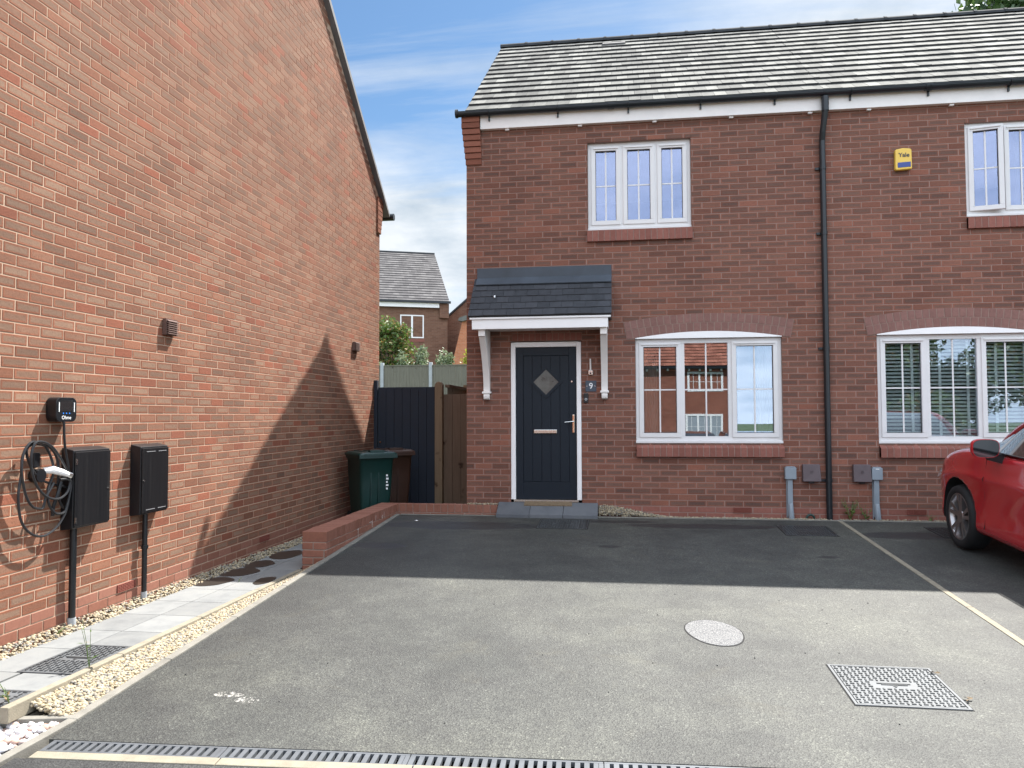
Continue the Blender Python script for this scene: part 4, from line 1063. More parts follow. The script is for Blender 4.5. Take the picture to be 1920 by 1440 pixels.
for (ya, yb, za, zb, nm) in ((-3.665, -3.49, 1.86, 2.0, 1), (1.15, 1.37, 2.12, 2.25, 2)):
    v_ = MB(); v_.box(XL+.006, XL+.04, ya, yb, za, zb)
    for k in range(7): v_.hexa([(XL+.04, ya+.01, za+.012+k*.018), (XL+.058, ya+.01, za+.006+k*.018), (XL+.058, yb-.01, za+.006+k*.018), (XL+.04, yb-.01, za+.012+k*.018), (XL+.04, ya+.01, za+.022+k*.018), (XL+.058, ya+.01, za+.012+k*.018), (XL+.058, yb-.01, za+.012+k*.018), (XL+.04, yb-.01, za+.022+k*.018)])
    v_.build('wall_vent', 'vent', HL)
adopt(HL, (XL-3, -2, -.5))

# meter cabinets and charger on that wall
def cabinet(y0, y1, z0, z1, label, hinge_left, pipe_y, pr):
    e = empty('meter_cabinet', (0, 0, 0), label, 'meter cabinet', 'black meter cabinets on the side wall'); d = .10
    a = MB(); a.hexa([(XL+.006, y0, z0), (XL+d, y0+.002, z0+.01), (XL+d, y1-.002, z0+.01), (XL+.006, y1, z0), (XL+.006, y0, z1+.012), (XL+d, y0+.002, z1-.01), (XL+d, y1-.002, z1-.01), (XL+.006, y1, z1+.012)])
    a.build('cabinet_body', 'black', e, bevel=.006)
    a = MB(); a.box(XL+d+.001, XL+d+.012, y0+.010, y1-.008, z0+.022, z1-.022)
    dr_ = a.build('door', cab_mat, e, bevel=.004)
    if hinge_left:
        for z in (z0+.07, z1-.09): b = MB(); b.box(XL+d+.012, XL+d+.018, y0+.008, y0+.022, z-.02, z+.02); b.build('hinge', 'steel', dr_)
        b = MB(); b.cyl((y1-.03, (z0+z1)/2-.02), 0, .007, XL+d+.012, XL+d+.018, 10); b.build('lock', 'steel', dr_)
    else:
        for z in (z0+.045, z1-.05):
            for (p_, q_) in ((.10, .47), (.53, .88)): b = MB(); b.box(XL+d+.0125, XL+d+.015, y0+(y1-y0)*p_+.02, y0+(y1-y0)*q_, z-.0028, z+.0028); b.build('slot', 'white_slot', dr_)
        b = MB(); b.cyl((y0+.025, (z0+z1)/2), 0, .007, XL+d+.012, XL+d+.018, 10); b.build('lock', 'steel', dr_)
    b = MB(); b.tube([(XL+.045, pipe_y, z0+.01), (XL+.045, pipe_y, pz(pipe_y)-.03)], pr, 14); po = b.build('pipe', 'black', e)
    if not hinge_left: b = MB(); b.tube([(XL+.045, pipe_y, .05), (XL+.045, pipe_y, .08)], pr+.008, 14); b.build('pipe_clip', 'black', po)
    b = MB(); b.tube([(XL+.045, pipe_y, pz(pipe_y)+.06), (XL+.045, pipe_y, pz(pipe_y)-.03)], pr+.004, 14); b.build('pipe_foot', 'grey_post', po)
    adopt(e, (XL, (y0+y1)/2, pz(pipe_y)))
cm_ = MT('faded_black'); mpp = cm_.t.nodes.new('ShaderNodeMapping'); mpp.inputs['Scale'].default_value = (1, 42, .8); cm_.t.links.new(cm_.co(), mpp.inputs[0])
cm_.col(cm_.ramp(cm_.noise(1.2, 4, .6, vec=mpp.outputs[0]), [(.35, (.004, .0045, .006)), (.62, (.009, .009, .010)), (.8, (.022, .021, .020))])); cm_.set(Roughness=.36)
cab_mat = cm_.m
cabinet(-4.86, -4.465, .335, .912, 'wide black meter cabinet beside the coiled charging cable', True, -4.775, .024)
cabinet(-4.082, -3.705, .335, .905, 'narrow black meter cabinet with slotted door, further along the side wall', False, -3.93, .021)
ev = empty('car_charger', (0, 0, 0), 'black rounded electric car charger with small screen on the side wall', 'car charger')
def rrect(y0, y1, z0, z1, r, n=6):
    P_ = []
    for (cy_, cz_, a0) in ((y1-r, z1-r, 0), (y0+r, z1-r, 90), (y0+r, z0+r, 180), (y1-r, z0+r, 270)):
        for k in range(n+1): t = R(a0+90*k/n); P_.append((cy_+r*math.cos(t), cz_+r*math.sin(t)))
    return P_
a = MB(); a.prism(rrect(-5.022, -4.822, 1.108, 1.280, .042), 0, XL+.007, XL+.088); a.build('casing', 'black', ev, bevel=.004)
a = MB(); a.prism(rrect(-4.985, -4.865, 1.185, 1.26, .004), 0, XL+.088, XL+.0895); a.build('screen', 'car_glass', ev)
for y in (-4.997, -4.848): a = MB(); a.prism(rrect(y-.003, y+.003, 1.178, 1.245, .002, 2), 0, XL+.088, XL+.0905); a.build('light_bar', 'letter_white', ev)
for k in range(3): a = MB(); a.cyl((-4.955+k*.03, 1.168), 0, .005, XL+.088, XL+.090, 10); a.build('indicator_dot', 'blue_dot', ev)
text('Ohme', .036, (XL+.0895, -4.925, 1.137), SD, 'letter_white', ev, ext=.0004)
hk = MB(); hk.box(XL+.006, XL+.03, -5.15, -5.09, .80, .90); hk.build('cable_hook', 'black', ev, bevel=.006)
hs = MB(); hs.cyl((-5.125, .745), 0, .045, XL+.006, XL+.07, 20); hs.build('holster', 'black', ev)
adopt(ev, (XL, -4.92, 1.1))
# cable loops: (Y,Z,offset from wall)
def spline(P_, closed=False, sub=6):
    out_ = []; n = len(P_)
    rng = range(n) if closed else range(n-1)
    for i in rng:
        p0, p1, p2, p3 = [Vector(P_[(i+k) % n] if closed else P_[max(0, min(n-1, i+k))]) for k in (-1, 0, 1, 2)]
        for k in range(sub):
            t = k/sub; out_.append(.5*((2*p1)+(-p0+p2)*t+(2*p0-5*p1+4*p2-p3)*t*t+(-p0+3*p1-3*p2+p3)*t**3))
    if not closed: out_.append(Vector(P_[-1]))
    return out_
cb = empty('charging_cable', (0, 0, 0), 'coiled black charging cable hanging from its hook on the side wall', 'charging cable')
LOOPS = [([(-5.224, 0.969, 0.1), (-5.157, 0.974, 0.1), (-5.076, 0.942, 0.1), (-5.003, 0.872, 0.1), (-4.927, 0.77, 0.1), (-4.893, 0.692, 0.1), (-4.912, 0.619, 0.1), (-4.974, 0.58, 0.1), (-5.046, 0.58, 0.1), (-5.126, 0.611, 0.1), (-5.196, 0.675, 0.1), (-5.241, 0.757, 0.1), (-5.257, 0.829, 0.1), (-5.255, 0.9, 0.1)], True), ([(-5.204, 0.961, 0.06), (-5.261, 0.928, 0.061), (-5.293, 0.866, 0.063), (-5.297, 0.775, 0.064), (-5.314, 0.693, 0.066), (-5.323, 0.617, 0.067), (-5.307, 0.497, 0.068), (-5.265, 0.414, 0.07), (-5.181, 0.352, 0.071), (-5.085, 0.337, 0.073), (-4.987, 0.374, 0.074), (-4.918, 0.439, 0.075), (-4.879, 0.517, 0.077), (-4.867, 0.591, 0.078), (-4.866, 0.667, 0.079), (-4.875, 0.744, 0.081), (-4.913, 0.883, 0.082), (-4.933, 0.974, 0.084), (-4.944, 1.114, 0.085)], False), ([(-5.136, 0.966, 0.075), (-5.223, 0.976, 0.075), (-5.278, 0.936, 0.076), (-5.303, 0.874, 0.076), (-5.312, 0.79, 0.077), (-5.291, 0.691, 0.077), (-5.261, 0.61, 0.077), (-5.213, 0.548, 0.078), (-5.156, 0.527, 0.078), (-5.118, 0.53, 0.079), (-5.091, 0.6, 0.079), (-5.053, 0.647, 0.08), (-5.024, 0.689, 0.08)], False), ([(-5.137, 0.963, 0.06), (-5.067, 0.949, 0.06), (-5.005, 0.902, 0.06), (-4.968, 0.84, 0.06), (-4.955, 0.765, 0.06), (-4.958, 0.675, 0.06), (-4.944, 0.569, 0.06), (-4.911, 0.513, 0.06), (-4.868, 0.493, 0.06), (-4.815, 0.517, 0.06), (-4.805, 0.57, 0.06), (-4.84, 0.627, 0.06), (-4.915, 0.656, 0.06), (-5.019, 0.681, 0.06), (-5.1, 0.71, 0.06), (-5.179, 0.766, 0.06), (-5.239, 0.863, 0.06), (-5.25, 0.928, 0.06), (-5.204, 0.969, 0.06)], False), ([(-5.144, 0.959, 0.05), (-5.08, 0.942, 0.054), (-5.033, 0.874, 0.058), (-5.004, 0.783, 0.062), (-5.023, 0.718, 0.066), (-5.061, 0.655, 0.07), (-5.069, 0.59, 0.074), (-5.058, 0.538, 0.078), (-5.021, 0.489, 0.082), (-4.984, 0.47, 0.086), (-4.927, 0.478, 0.09), (-4.902, 0.542, 0.094), (-4.888, 0.609, 0.098), (-4.885, 0.684, 0.102), (-4.922, 0.706, 0.106), (-5.001, 0.709, 0.11)], False)]
for lp_, cl in LOOPS:
    a = MB(); a.tube(spline([(XL+o_, y, z) for (y, z, o_) in lp_], cl), .0085, 8, closed=cl); a.build('cable_loop', 'rubber', cb)
gun = MB(); 
gun.tube([(XL+.05, -5.085, .775), (XL+.075, -5.03, .778), (XL+.095, -4.965, .755), (XL+.105, -4.915, .735)], [.019, .027, .024, .019], 12)
tagm = gun.build('charging_plug', 'white', cb)
a = MB(); a.tube([(XL+.104, -4.918, .737), (XL+.11, -4.895, .728)], .021, 12); a.build('plug_collar', 'steel', tagm)
a = MB(); a.tube(spline([(XL+.08, -4.95, .69), (XL+.08, -4.985, .60), (XL+.07, -5.01, .52), (XL+.07, -5.015, .46)]), .012, 8); a.build('strap', 'black', cb)
adopt(cb, (XL, -5.02, .3))

# ------------------------------------------------------------------ covers, oval patch, puddles
def cover(x0, x1, y0, y1, f, label, mat='iron', grp=None, rot=0, frame='black', studs=True, stud_i=0):
    e = empty('manhole_cover', (0, 0, 0), label, 'manhole cover', grp); e.name = 'manhole_cover'
    P3 = lambda x, y, h: (x, y, f(y)+h)
    def sl2(mb, a, b, c, d, h0, h1): mb.hexa([P3(a, c, h0), P3(b, c, h0), P3(b, d, h0), P3(a, d, h0), P3(a, c, h1), P3(b, c, h1), P3(b, d, h1), P3(a, d, h1)])
    m_ = MB(); t = .014
    for r_ in ((x0, x1, y0, y0+t), (x0, x1, y1-t, y1), (x0, x0+t, y0+t, y1-t), (x1-t, x1, y0+t, y1-t)): sl2(m_, r_[0], r_[1], r_[2], r_[3], -.02, .006)
    m_.build('frame', mat, e)
    g = MB(); sl2(g, x0+t, x1-t, y0+t, y1-t, -.02, .001)
    for r_ in ((x0-.007, x1+.007, y0-.007, y0), (x0-.007, x1+.007, y1, y1+.007), (x0-.007, x0, y0, y1), (x1, x1+.007, y0, y1)): sl2(g, r_[0], r_[1], r_[2], r_[3], -.02, .0015)
    g.build('gap', 'void', e)
    p_ = MB(); t2 = t+.006; sl2(p_, x0+t2, x1-t2, y0+t2, y1-t2, -.01, .005)
    if studs:
        nx = int((x1-x0-2*t2)/.030); ny = int((y1-y0-2*t2)/.030)
        for i in range(nx):
            for j in range(ny):
                cx_ = x0+t2+(i+.5)*(x1-x0-2*t2)/nx; cy_ = y0+t2+(j+.5)*(y1-y0-2*t2)/ny
                if abs(cx_-(x0+x1)/2) < .11 and abs(cy_-(y0+y1)/2) < .05: continue
                a, b = (.011, .0042) if (i+j) % 2 else (.0042, .011)
                p_.cur = stud_i; sl2(p_, cx_-a, cx_+a, cy_-b, cy_+b, .005, .0095)  # optional darker stud colour stands in for the shade around raised studs
    p_.build('plate', [mat, 'iron'], e)
    # raised makers' badge: two bars and an arrow shape
    bd = MB(); mx, my = (x0+x1)/2, (y0+y1)/2
    sl2(bd, mx-.09, mx+.09, my+.012, my+.022, .005, .009); sl2(bd, mx-.07, mx+.07, my-.004, my+.006, .005, .009)
    q_ = [(mx-.015, my-.012), (mx, my-.035), (mx+.015, my-.012)]
    bd.face([P3(x, y, .0092) for x, y in q_]); bd.build('badge', 'iron', e)
    adopt(e, ((x0+x1)/2, (y0+y1)/2, f((y0+y1)/2)))
G_ = 'square manhole covers'
cover(3.215, 3.80, -5.472, -4.895, dz, 'large bright steel manhole cover in the sunlit drive, lower right', 'galv', stud_i=1)
cover(1.005, 1.595, -.90, -.345, dz, 'dark manhole cover in the shaded drive below the front door')
cover(3.775, 4.325, -1.06, -.52, dz, 'dark patterned manhole cover in the shade by the dividing strip')
cover(5.40, 5.95, -1.04, -.48, dz, 'manhole cover partly under the front wheel of the red car')
cover(-1.53, -1.174, -5.742, -5.19, lambda y: pz(y)-.001, 'grey studded cover set in the side path beside the weed', 'drain_dull', stud_i=1)
cover(-1.50, -1.174, -6.25, -6.02, lambda y: pz(y)-.001, 'grey studded cover nearest the pebbles on the side path', 'drain_dull', stud_i=1)
ov = MB(); pts = [(2.61+.185*math.cos(t)*(1+.03*math.sin(3*t))-.03*math.sin(t), -4.37+.262*math.sin(t)) for t in [k*2*math.pi/40 for k in range(40)]]
sheet(ov, pts, lambda y: dz(y)+.004, th=.01)
ov2 = MB(); sheet(ov2, [(2.605+(x_-2.605)*1.05, -4.37+(y_+4.37)*1.04) for x_, y_ in pts], lambda y: dz(y)+.0015, th=.006)
tag(ov.build('access_cover', 'patch'), 'white speckled oval cover plate in the sunlit driveway', 'access cover'); ov2.build('rim_gap', 'void', bpy.data.objects['access_cover'])
for i, (x, y, rx, ry, lb) in enumerate(((-1.70, -3.22, .15, .20, 'puddle nearest the sunlit slabs on the side path'), (-1.68, -2.78, .16, .22, 'second puddle from the sunlit slabs, beside the slab joint'), (-1.70, -2.36, .15, .2, 'third puddle from the sunlit slabs on the side path'),
                            (-1.66, -1.80, .16, .28, 'long puddle furthest along the side path by the air brick'), (-1.265, -3.12, .085, .17, 'small puddle against the gravel edge near the wall end'))):
    a = MB(); pts = [(x+rx*math.cos(t)*(1+.1*math.sin(2*t+i)+.05*math.sin(5*t)), y+ry*math.sin(t)*(1+.08*math.cos(3*t+i))) for t in [k*2*math.pi/36 for k in range(36)]]
    pts = [(max(min(px_, -1.178), -1.82), py_) for px_, py_ in pts]
    a.face([(px_, py_, pz(py_)+.003) for px_, py_ in pts]); tag(a.build('puddle', 'puddle'), lb, 'puddle', 'puddles on the side path')

# ------------------------------------------------------------------ bins
def bin_(x, y, rotz, mat, label, lid_open=0.0, marks=False):
    e = empty('wheelie_bin', (0, 0, 0), label, 'wheelie bin', 'wheelie bins by the gate')
    zg = 0
    b = MB(); n = 10
    def ring(z, w, d, r): return [(px_, py_, z) for px_, py_ in rrect(-w/2, w/2, -d/2, d/2, r, 4)]
    lv = [(.06, .40, .46, .05), (.30, .425, .50, .05), (.60, .46, .545, .05), (.93, .49, .585, .05), (.95, .53, .62, .05), (.985, .53, .62, .05)]
    rg = [ring(*l) for l in lv]
    for i in range(len(rg)-1):
        m_ = len(rg[0])
        for k in range(m_): j = (k+1) % m_; b.face([rg[i][k], rg[i][j], rg[i+1][j], rg[i+1][k]], smooth=True)
    b.face(rg[0][::-1])
    for s_ in (-.09, .02): b.box(s_, s_+.012, -.232-.05, -.2, .12, .92)
    b.tube([(-.22, .31, .97), (-.22, .36, .97), (.22, .36, .97), (.22, .31, .97)], .015, 8)
    bo = b.build('bin_body', mat, e, fixn=True)
    l = MB(); 
    lr = [[(px_, py_, z) for px_, py_ in rrect(-w/2, w/2, -d/2-.02, d/2-.02, .05, 4)] for (z, w, d) in ((.985, .56, .66), (1.012, .56, .66), (1.035, .48, .56))]
    m_ = len(lr[0])
    for i in range(2):
        for k in range(m_): j = (k+1) % m_; l.face([lr[i][k], lr[i][j], lr[i+1][j], lr[i+1][k]], smooth=True)
    l.face(lr[0][::-1]); l.face(lr[-1]); l.box(-.16, .16, .28, .34, .97, 1.02); l.box(-.1, .1, -.30, -.2, 1.03, 1.062)
    l.box(-.27, .27, -.352, -.33, .955, 1.0); l.box(-.2, .2, -.36, -.345, .985, 1.012)
    for s_ in (-.14, .0, .14): l.box(s_-.012, s_+.012, -.28, .26, 1.03, 1.046)
    lo = l.build('lid', mat, e, fixn=True)
    if marks:
        for k in range(5): mk = MB(); mk.box(.13, .155+.01*(k % 2), -.2875+.0008*k, -.284, .70-k*.045, .725-k*.045); mo_ = mk.build('marking', 'letter_white', bo)
    for s_ in (-.2, .2): w_ = MB(); w_.cyl((.24, .1), 0, .1, s_-.02, s_+.02, 20); w_.build('wheel', 'tyre', e)
    e.location = (x, y, pz(y)); e.rotation_euler = (0, 0, rotz); e.scale = (1, 1, 1)
    return e
bin_(-1.49, .55, R(38), 'bin_green', 'dark green wheelie bin with closed lid beside the side wall', marks=True)
bin_(-1.44, 1.36, R(34), 'bin_brown', 'brown wheelie bin behind the green bin in front of the gate')

# ------------------------------------------------------------------ gate, post, fences
gt = empty('side_gate', (0, 0, 0), 'dark navy painted timber gate between the side wall and the wooden post', 'gate')
a = MB()
n = 7
for i in range(n):
    x0_ = -1.91+i*(.945/n); a.box(x0_+.002, x0_+.945/n-.002, 2.20, 2.222, -.42, 1.605)
a.box(-1.905, -.97, 2.222, 2.25, -.42, 1.6)
a.build('gate_boards', 'navy_gate', gt, bevel=.003)
a = MB(); a.cyl((-1.865, .72), 1, .016, 2.185, 2.2, 16); a.build('lock', 'gold_steel', gt)
a = MB(); a.box(-1.865, -1.835, 2.19, 2.2, .53, .585); a.build('latch_plate', 'gold_steel', gt)
adopt(gt, (-1.44, 2.2, -.4))
a = MB(); a.box(-1.97, -1.915, 2.17, 2.26, -.44, 1.72); tag(a.build('gate_post', 'navy_gate', bevel=.005), 'slim navy gate post against the side wall', 'gate post')
a = MB(); a.prism([(-.958, -.44), (-.835, -.44), (-.835, 1.64), (-.86, 1.675), (-.896, 1.69), (-.93, 1.675), (-.958, 1.64)], 1, 2.16, 2.28)
tag(a.build('gate_post', 'wood_post', bevel=.006), 'thick brown timber post right of the navy gate', 'gate post')
fp = empty('fence_panel', (0, 0, 0), 'brown board fence panel between the timber post and the house', 'fence')
a = MB(); 
a.box(-.85, -.83, 2.281, 2.3, -.42, 1.48)
for i in range(6): a.box(-.833+i*.139, -.833+(i+1)*.139-.003, 2.28, 2.30, -.42, 1.485)
a.build('boards', 'wood_panel', fp, bevel=.002, seg=1)
a = MB(); a.box(-.833, 0, 2.30, 2.34, 1.2, 1.27); a.box(-.833, 0, 2.30, 2.34, .2, .27); a.build('rails', 'wood_panel', fp)
adopt(fp, (-.41, 2.29, -.42))
gf = empty('garden_fence', (0, 0, 0), 'brown fence with open trellis top running back from the timber post', 'fence')
a = MB()
for i in range(42): y = 2.36+i*.15; a.box(-.80, -.785, y, y+.13, gz(0, y)-.05, 1.40)
a.build('boards', 'wood_panel', gf)
a = MB(); a.box(-.83, -.76, 2.34, 8.7, 1.60, 1.645)
a.build('top_rail', 'wood_panel', gf)
a = MB()
for i in range(90): y = 2.38+i*.07; a.box(-.80, -.79, y, y+.02, 1.40, 1.6)
a.build('trellis', 'wood_panel', gf)
for i in range(4): a = MB(); y = 3.9+i*1.6; a.box(-.85, -.76, y, y+.09, gz(0, y)-.1, 1.70); a.build('post', 'wood_post', gf, bevel=.004)
adopt(gf, (-.8, 5, -.3))
# rear fence with concrete posts, far across the back gardens
FY = 17.5
rfn = empty('rear_fence', (0, 0, 0), 'weathered grey green board fence with concrete posts across the back', 'fence')
for i in range(8):
    xp = -8.52+i*1.83+.0
    a = MB(); a.box(xp-.06, xp+.06, FY-.06, FY+.06, gz(0, FY)-.2, 3.09); a.build('concrete_post', 'grey_post', rfn, bevel=.01)
    a = MB()
    for k in range(14): xx = xp+.06+k*.122; a.box(xx, xx+.118, FY-.01+(k % 2)*.006, FY+.01, gz(0, FY)+.15, 2.96)
    a.build('boards', 'wood_grey', rfn)
    a = MB(); a.box(xp+.06, xp+1.77, FY-.03, FY+.03, 2.96, 3.0); a.box(xp+.06, xp+1.77, FY-.025, FY+.025, gz(0, FY)-.1, gz(0, FY)+.15); a.build('capping', 'wood_grey', rfn)
adopt(rfn, (-2, FY, gz(0, FY)))

# ------------------------------------------------------------------ houses beyond
def far_window(h, x0, x1, z0, z1, yf, divs=1, out=-1, bars=True, t=.06, pane='far_glass'):
    w_ = MB(); s_ = out
    ya, yb = yf+s_*.02, yf-s_*.03
    w_.box(x0, x1, ya, yb, z1-t, z1); w_.box(x0, x1, ya, yb, z0, z0+t); w_.box(x0, x0+t, ya, yb, z0+t, z1-t); w_.box(x1-t, x1, ya, yb, z0+t, z1-t)
    for k in range(1, divs+1): c = x0+(x1-x0)*k/(divs+1); w_.box(c-.045, c+.045, ya, yb, z0+t, z1-t)
    if bars:
        for k in range(divs+1):
            c = x0+(x1-x0)*(k+.5)/(divs+1); w_.box(c-.01, c+.01, ya-s_*.012, yb, z0+t, z1-t)
        w_.box(x0+t, x1-t, ya-s_*.012, yb, (z0+z1)/2-.01, (z0+z1)/2+.01)
    wo = w_.build('window', 'white', h)
    g = MB(); g.box(x0+t, x1-t, yf-s_*.002, yf-s_*.006, z0+t, z1-t); g.build('pane', pane, wo)
    return wo
M['far_glass'] = simple('far_glass', (.16, .22, .32), .15, spec=.9, coat=1)
B1 = empty('brick_house', (0, 0, 0), 'distant brown brick house with grey tiled roof beyond the back fence', 'house')
# built square at the origin (front along x, right hand eaves corner at 0) and then turned
by = 0.0; bx1 = 0.0; bx0 = -10; ez = 5.95; rz_ = 9.35; gzr = 0.2
a = MB(); a.box(bx0, bx1, by, by+10, gzr-1, ez); a.prism([(by, ez), (by+5, rz_-.05), (by+10, ez)], 0, bx0, bx1); a.build('wall', 'far_brick', B1)
a = MB(); tiles(a, bx0, bx1+.06, (by-.3, ez-.12), (by+5, rz_+.0), .30, .3, th=.035)
rfo = a.build('roof', ['tile_far', 'tile_edge'], B1)
a = MB(); a.prism([(by-.25, ez-.16), (by+5, rz_-.02), (by+10.3, ez-.16), (by+5, rz_-.14)], 0, bx0, bx1+.05); a.build('roof_deck', 'tile_edge', rfo)
a = MB(); a.tube([(bx0, by+5, rz_-.01), (bx1+.06, by+5, rz_-.01)], .09, 8); a.build('ridge', 'ridge', rfo)
a = MB(); a.box(bx0, bx1-.45, by-.2, by-.17, ez-.40, ez-.17); a.build('fascia', 'white', B1)
a = MB(); a.box(bx0, bx1+.12, by-.33, by-.2, ez-.18, ez-.07); a.build('gutter', 'gutter', B1)
a = MB(); a.box(bx1-.42, bx1+.05, by-.17, by, ez-.9, ez-.18); a.build('eaves_corbel', 'far_brick', B1)
far_window(B1, -2.38, -1.20, 4.02, 5.18, by, 1, bars=False); far_window(B1, -2.2, -1.0, 1.3, 2.6, by, 1); far_window(B1, -4.4, -3.2, 1.3, 2.6, by, 1)
a = MB(); a.box(-2.42, -1.16, by-.02, by, 3.83, 3.98); a.build('window_sill', 'brick_red', B1)
B1.matrix_world = Matrix.Translation((-6.62, 28.0, 1.0)) @ Matrix.Rotation(R(22), 4, 'Z')
B2 = empty('brick_house', (0, 0, 0), 'distant brick gable of brown brick right of the grey roofed house', 'house')
a = MB(); a.prism([(-7.7, .8), (4, .8), (4, 3.2), (-3.4, 9.45), (-7.7, 5.8)], 1, 30.0, 38); a.build('wall', 'far_brick', B2)
a = MB(); a.hexa([(-7.75, 29.9, 5.78), (-3.4, 29.9, 9.46), (-3.4, 38.1, 9.46), (-7.75, 38.1, 5.78), (-7.75, 29.9, 5.88), (-3.4, 29.9, 9.58), (-3.4, 38.1, 9.58), (-7.75, 38.1, 5.88)])
a.hexa([(-3.39, 29.9, 9.46), (4.1, 29.9, 3.1), (4.1, 38.1, 3.1), (-3.39, 38.1, 9.46), (-3.39, 29.9, 9.58), (4.1, 29.9, 3.22), (4.1, 38.1, 3.22), (-3.39, 38.1, 9.58)])
a.build('roof', 'tile_edge', B2)
adopt(B2, (-1.3, 34, .5))
B3 = empty('sunlit_gable', (0, 0, 0), 'distant gable wall with sunlit orange put into its colour, white roof edge', 'gable_wall')
a = MB(); a.prism([(-6.12, .8), (-2, .8), (-2, 6.6), (-5.45, 5.62), (-5.95, 3.55)], 1, 26, 29.5); a.build('wall', 'far_brick_sunlit', B3)  # slanted outline follows the shadow edge of the sunlit wall part
a = MB(); a.prism([(-5.62, 5.66), (-5.55, 5.8), (-2, 6.85), (-2, 6.62), (-5.4, 5.62)], 1, 25.8, 29.5); a.build('roof', 'tile_grey', B3)
adopt(B3, (-4, 28, 1))
tp_ = MB(); tp_.tube([(-5.75, 27.8, 1.5), (-5.75, 27.8, 3.6)], .05, 8); tag(tp_.build('soil_pipe', 'black'), 'short black pipe against the distant brick gable', 'pipe')
wb = MB(); wb.box(-6.02, -5.84, 27.9, 28.0, 3.3, 3.95); tag(wb.build('wall_box', 'white', bevel=.02), 'white box on the distant brick gable wall', 'utility box')

# ------------------------------------------------------------------ vegetation
def leafy(name, blobs, n, size, mat, parent=None, elong=1.8):
    V = np.zeros((n*4, 3)); Cc = np.zeros((n*4, 4), 'f'); tot = sum(b[3]*b[4]*b[5] for b in blobs); i = 0
    for b in blobs:
        k = max(1, int(n*(b[3]*b[4]*b[5])/tot)); 
        for _ in range(k):
            if i >= n: break
            d = Vector((rnd.gauss(0, 1), rnd.gauss(0, 1), rnd.gauss(0, 1))).normalized(); r_ = rnd.random()**.45
            c = Vector((b[0]+d.x*b[3]*r_, b[1]+d.y*b[4]*r_, b[2]+d.z*b[5]*r_))
            t = Vector((rnd.gauss(0, 1), rnd.gauss(0, 1), rnd.gauss(-.2, .8))).normalized(); u = t.cross(Vector((rnd.gauss(0, 1), rnd.gauss(0, 1), rnd.gauss(0, 1)))).normalized()
            s_ = size*rnd.uniform(.6, 1.3)
            V[i*4:i*4+4] = [c-t*s_*elong*.5, c+u*s_*.5, c+t*s_*elong*.5, c-u*s_*.5]; Cc[i*4:i*4+4] = (rnd.random(), rnd.random(), rnd.random(), 1); i += 1
    V = V[:i*4]; Cc = Cc[:i*4]
    me = bpy.data.meshes.new(name); me.vertices.add(len(V)); me.vertices.foreach_set('co', V.ravel()); me.loops.add(len(V)); me.loops.foreach_set('vertex_index', np.arange(len(V), dtype='i'))
    me.polygons.add(i); me.polygons.foreach_set('loop_start', np.arange(0, len(V), 4, dtype='i'))
    ca_ = me.color_attributes.new('rnd', 'FLOAT_COLOR', 'CORNER'); ca_.data.foreach_set('color', Cc.ravel()); me.update(calc_edges=True); me.materials.append(M[mat])
    o_ = bpy.data.objects.new(name, me); COL.objects.link(o_)
    if parent: o_.parent = parent
    return o_
def tree(name, label, cat, base, h, crown, n, size, mat, tr=.1, group=None, nb=16, cw=1.0, trunk_h=.45):
    e = empty(name, (0, 0, 0), label, cat, group); x, y, z = base
    t = MB(); t.tube([(x, y, z-.1), (x+.03*h*.1, y, z+h*trunk_h*.5), (x-.02*h, y+.02*h, z+h*trunk_h), (x, y, z+h*.8)], [tr, tr*.75, tr*.55, tr*.15], 8)
    bl = []
    for k in range(nb):
        a = rnd.uniform(0, 6.28); rr = crown*math.sqrt(rnd.random())*.8; hz = z+h*rnd.uniform(trunk_h+.02, .93); sh = 1-.55*abs((hz-z)/h-(trunk_h+.22))/.5
        bx, by_ = x+rr*sh*math.cos(a), y+rr*sh*math.sin(a); s_ = crown*rnd.uniform(.24, .42)*cw
        bl.append((bx, by_, hz, s_, s_, s_*.8)); z0_ = z+h*rnd.uniform(trunk_h*.6, trunk_h*1.3)
        t.tube([(x, y, min(z0_, hz)), ((x+bx)/2, (y+by_)/2, (min(z0_, hz)+hz)/2+.05*h), (bx, by_, hz)], [tr*.35, tr*.22, tr*.08], 5, caps=False)
    t.build('trunk', 'bark', e); leafy('crown', bl, n, size, mat, e); adopt(e, (x, y, z)); return e
gb = lambda y: gz(0, y)
tree('small_tree', 'small green tree with reddish leaf tips behind the back fence', 'tree', (-7.75, 21.5, gb(21.5)), 3.85, 1.35, 8000, .08, 'leaf', .05, nb=44, trunk_h=.30)
def shrub(x, y, h, wd, mat, label, n=1700, size=.07):
    e = empty('shrub', (0, 0, 0), label, 'shrub', 'shrubs behind the back fence'); z = gb(y); t = MB(); bl = []
    for k in range(7):
        bx, by_ = x+rnd.uniform(-wd, wd)*.7, y+rnd.uniform(-.3, .3); hz = z+h*rnd.uniform(.55, .9); t.tube([(x, y, z-.05), ((x+bx)/2, y, z+h*.4), (bx, by_, hz)], [.03, .02, .008], 5); bl.append((bx, by_, hz, wd*.34, wd*.34, h*.16))
    bl.append((x, y, z+h*.4, wd*.8, wd*.6, h*.3))
    t.build('stem', 'bark', e); leafy('foliage', bl, n, size, mat, e); adopt(e, (x, y, z))
shrub(-6.5, 21.0, 2.85, .75, 'leaf_silver', 'silvery green shrub just right of the small tree', 2200)
shrub(-5.0, 20.5, 2.65, .55, 'leaf_silver', 'smaller silvery shrub in the middle of the gap', 1300)
shrub(-3.85, 19.5, 2.6, .6, 'leaf_yellow', 'yellow green shrub beside the corner of the end house', 1500)
shrub(-7.3, 19.5, 2.35, .8, 'leaf_silver', 'silvery shrub below the small tree at the fence top', 1500)
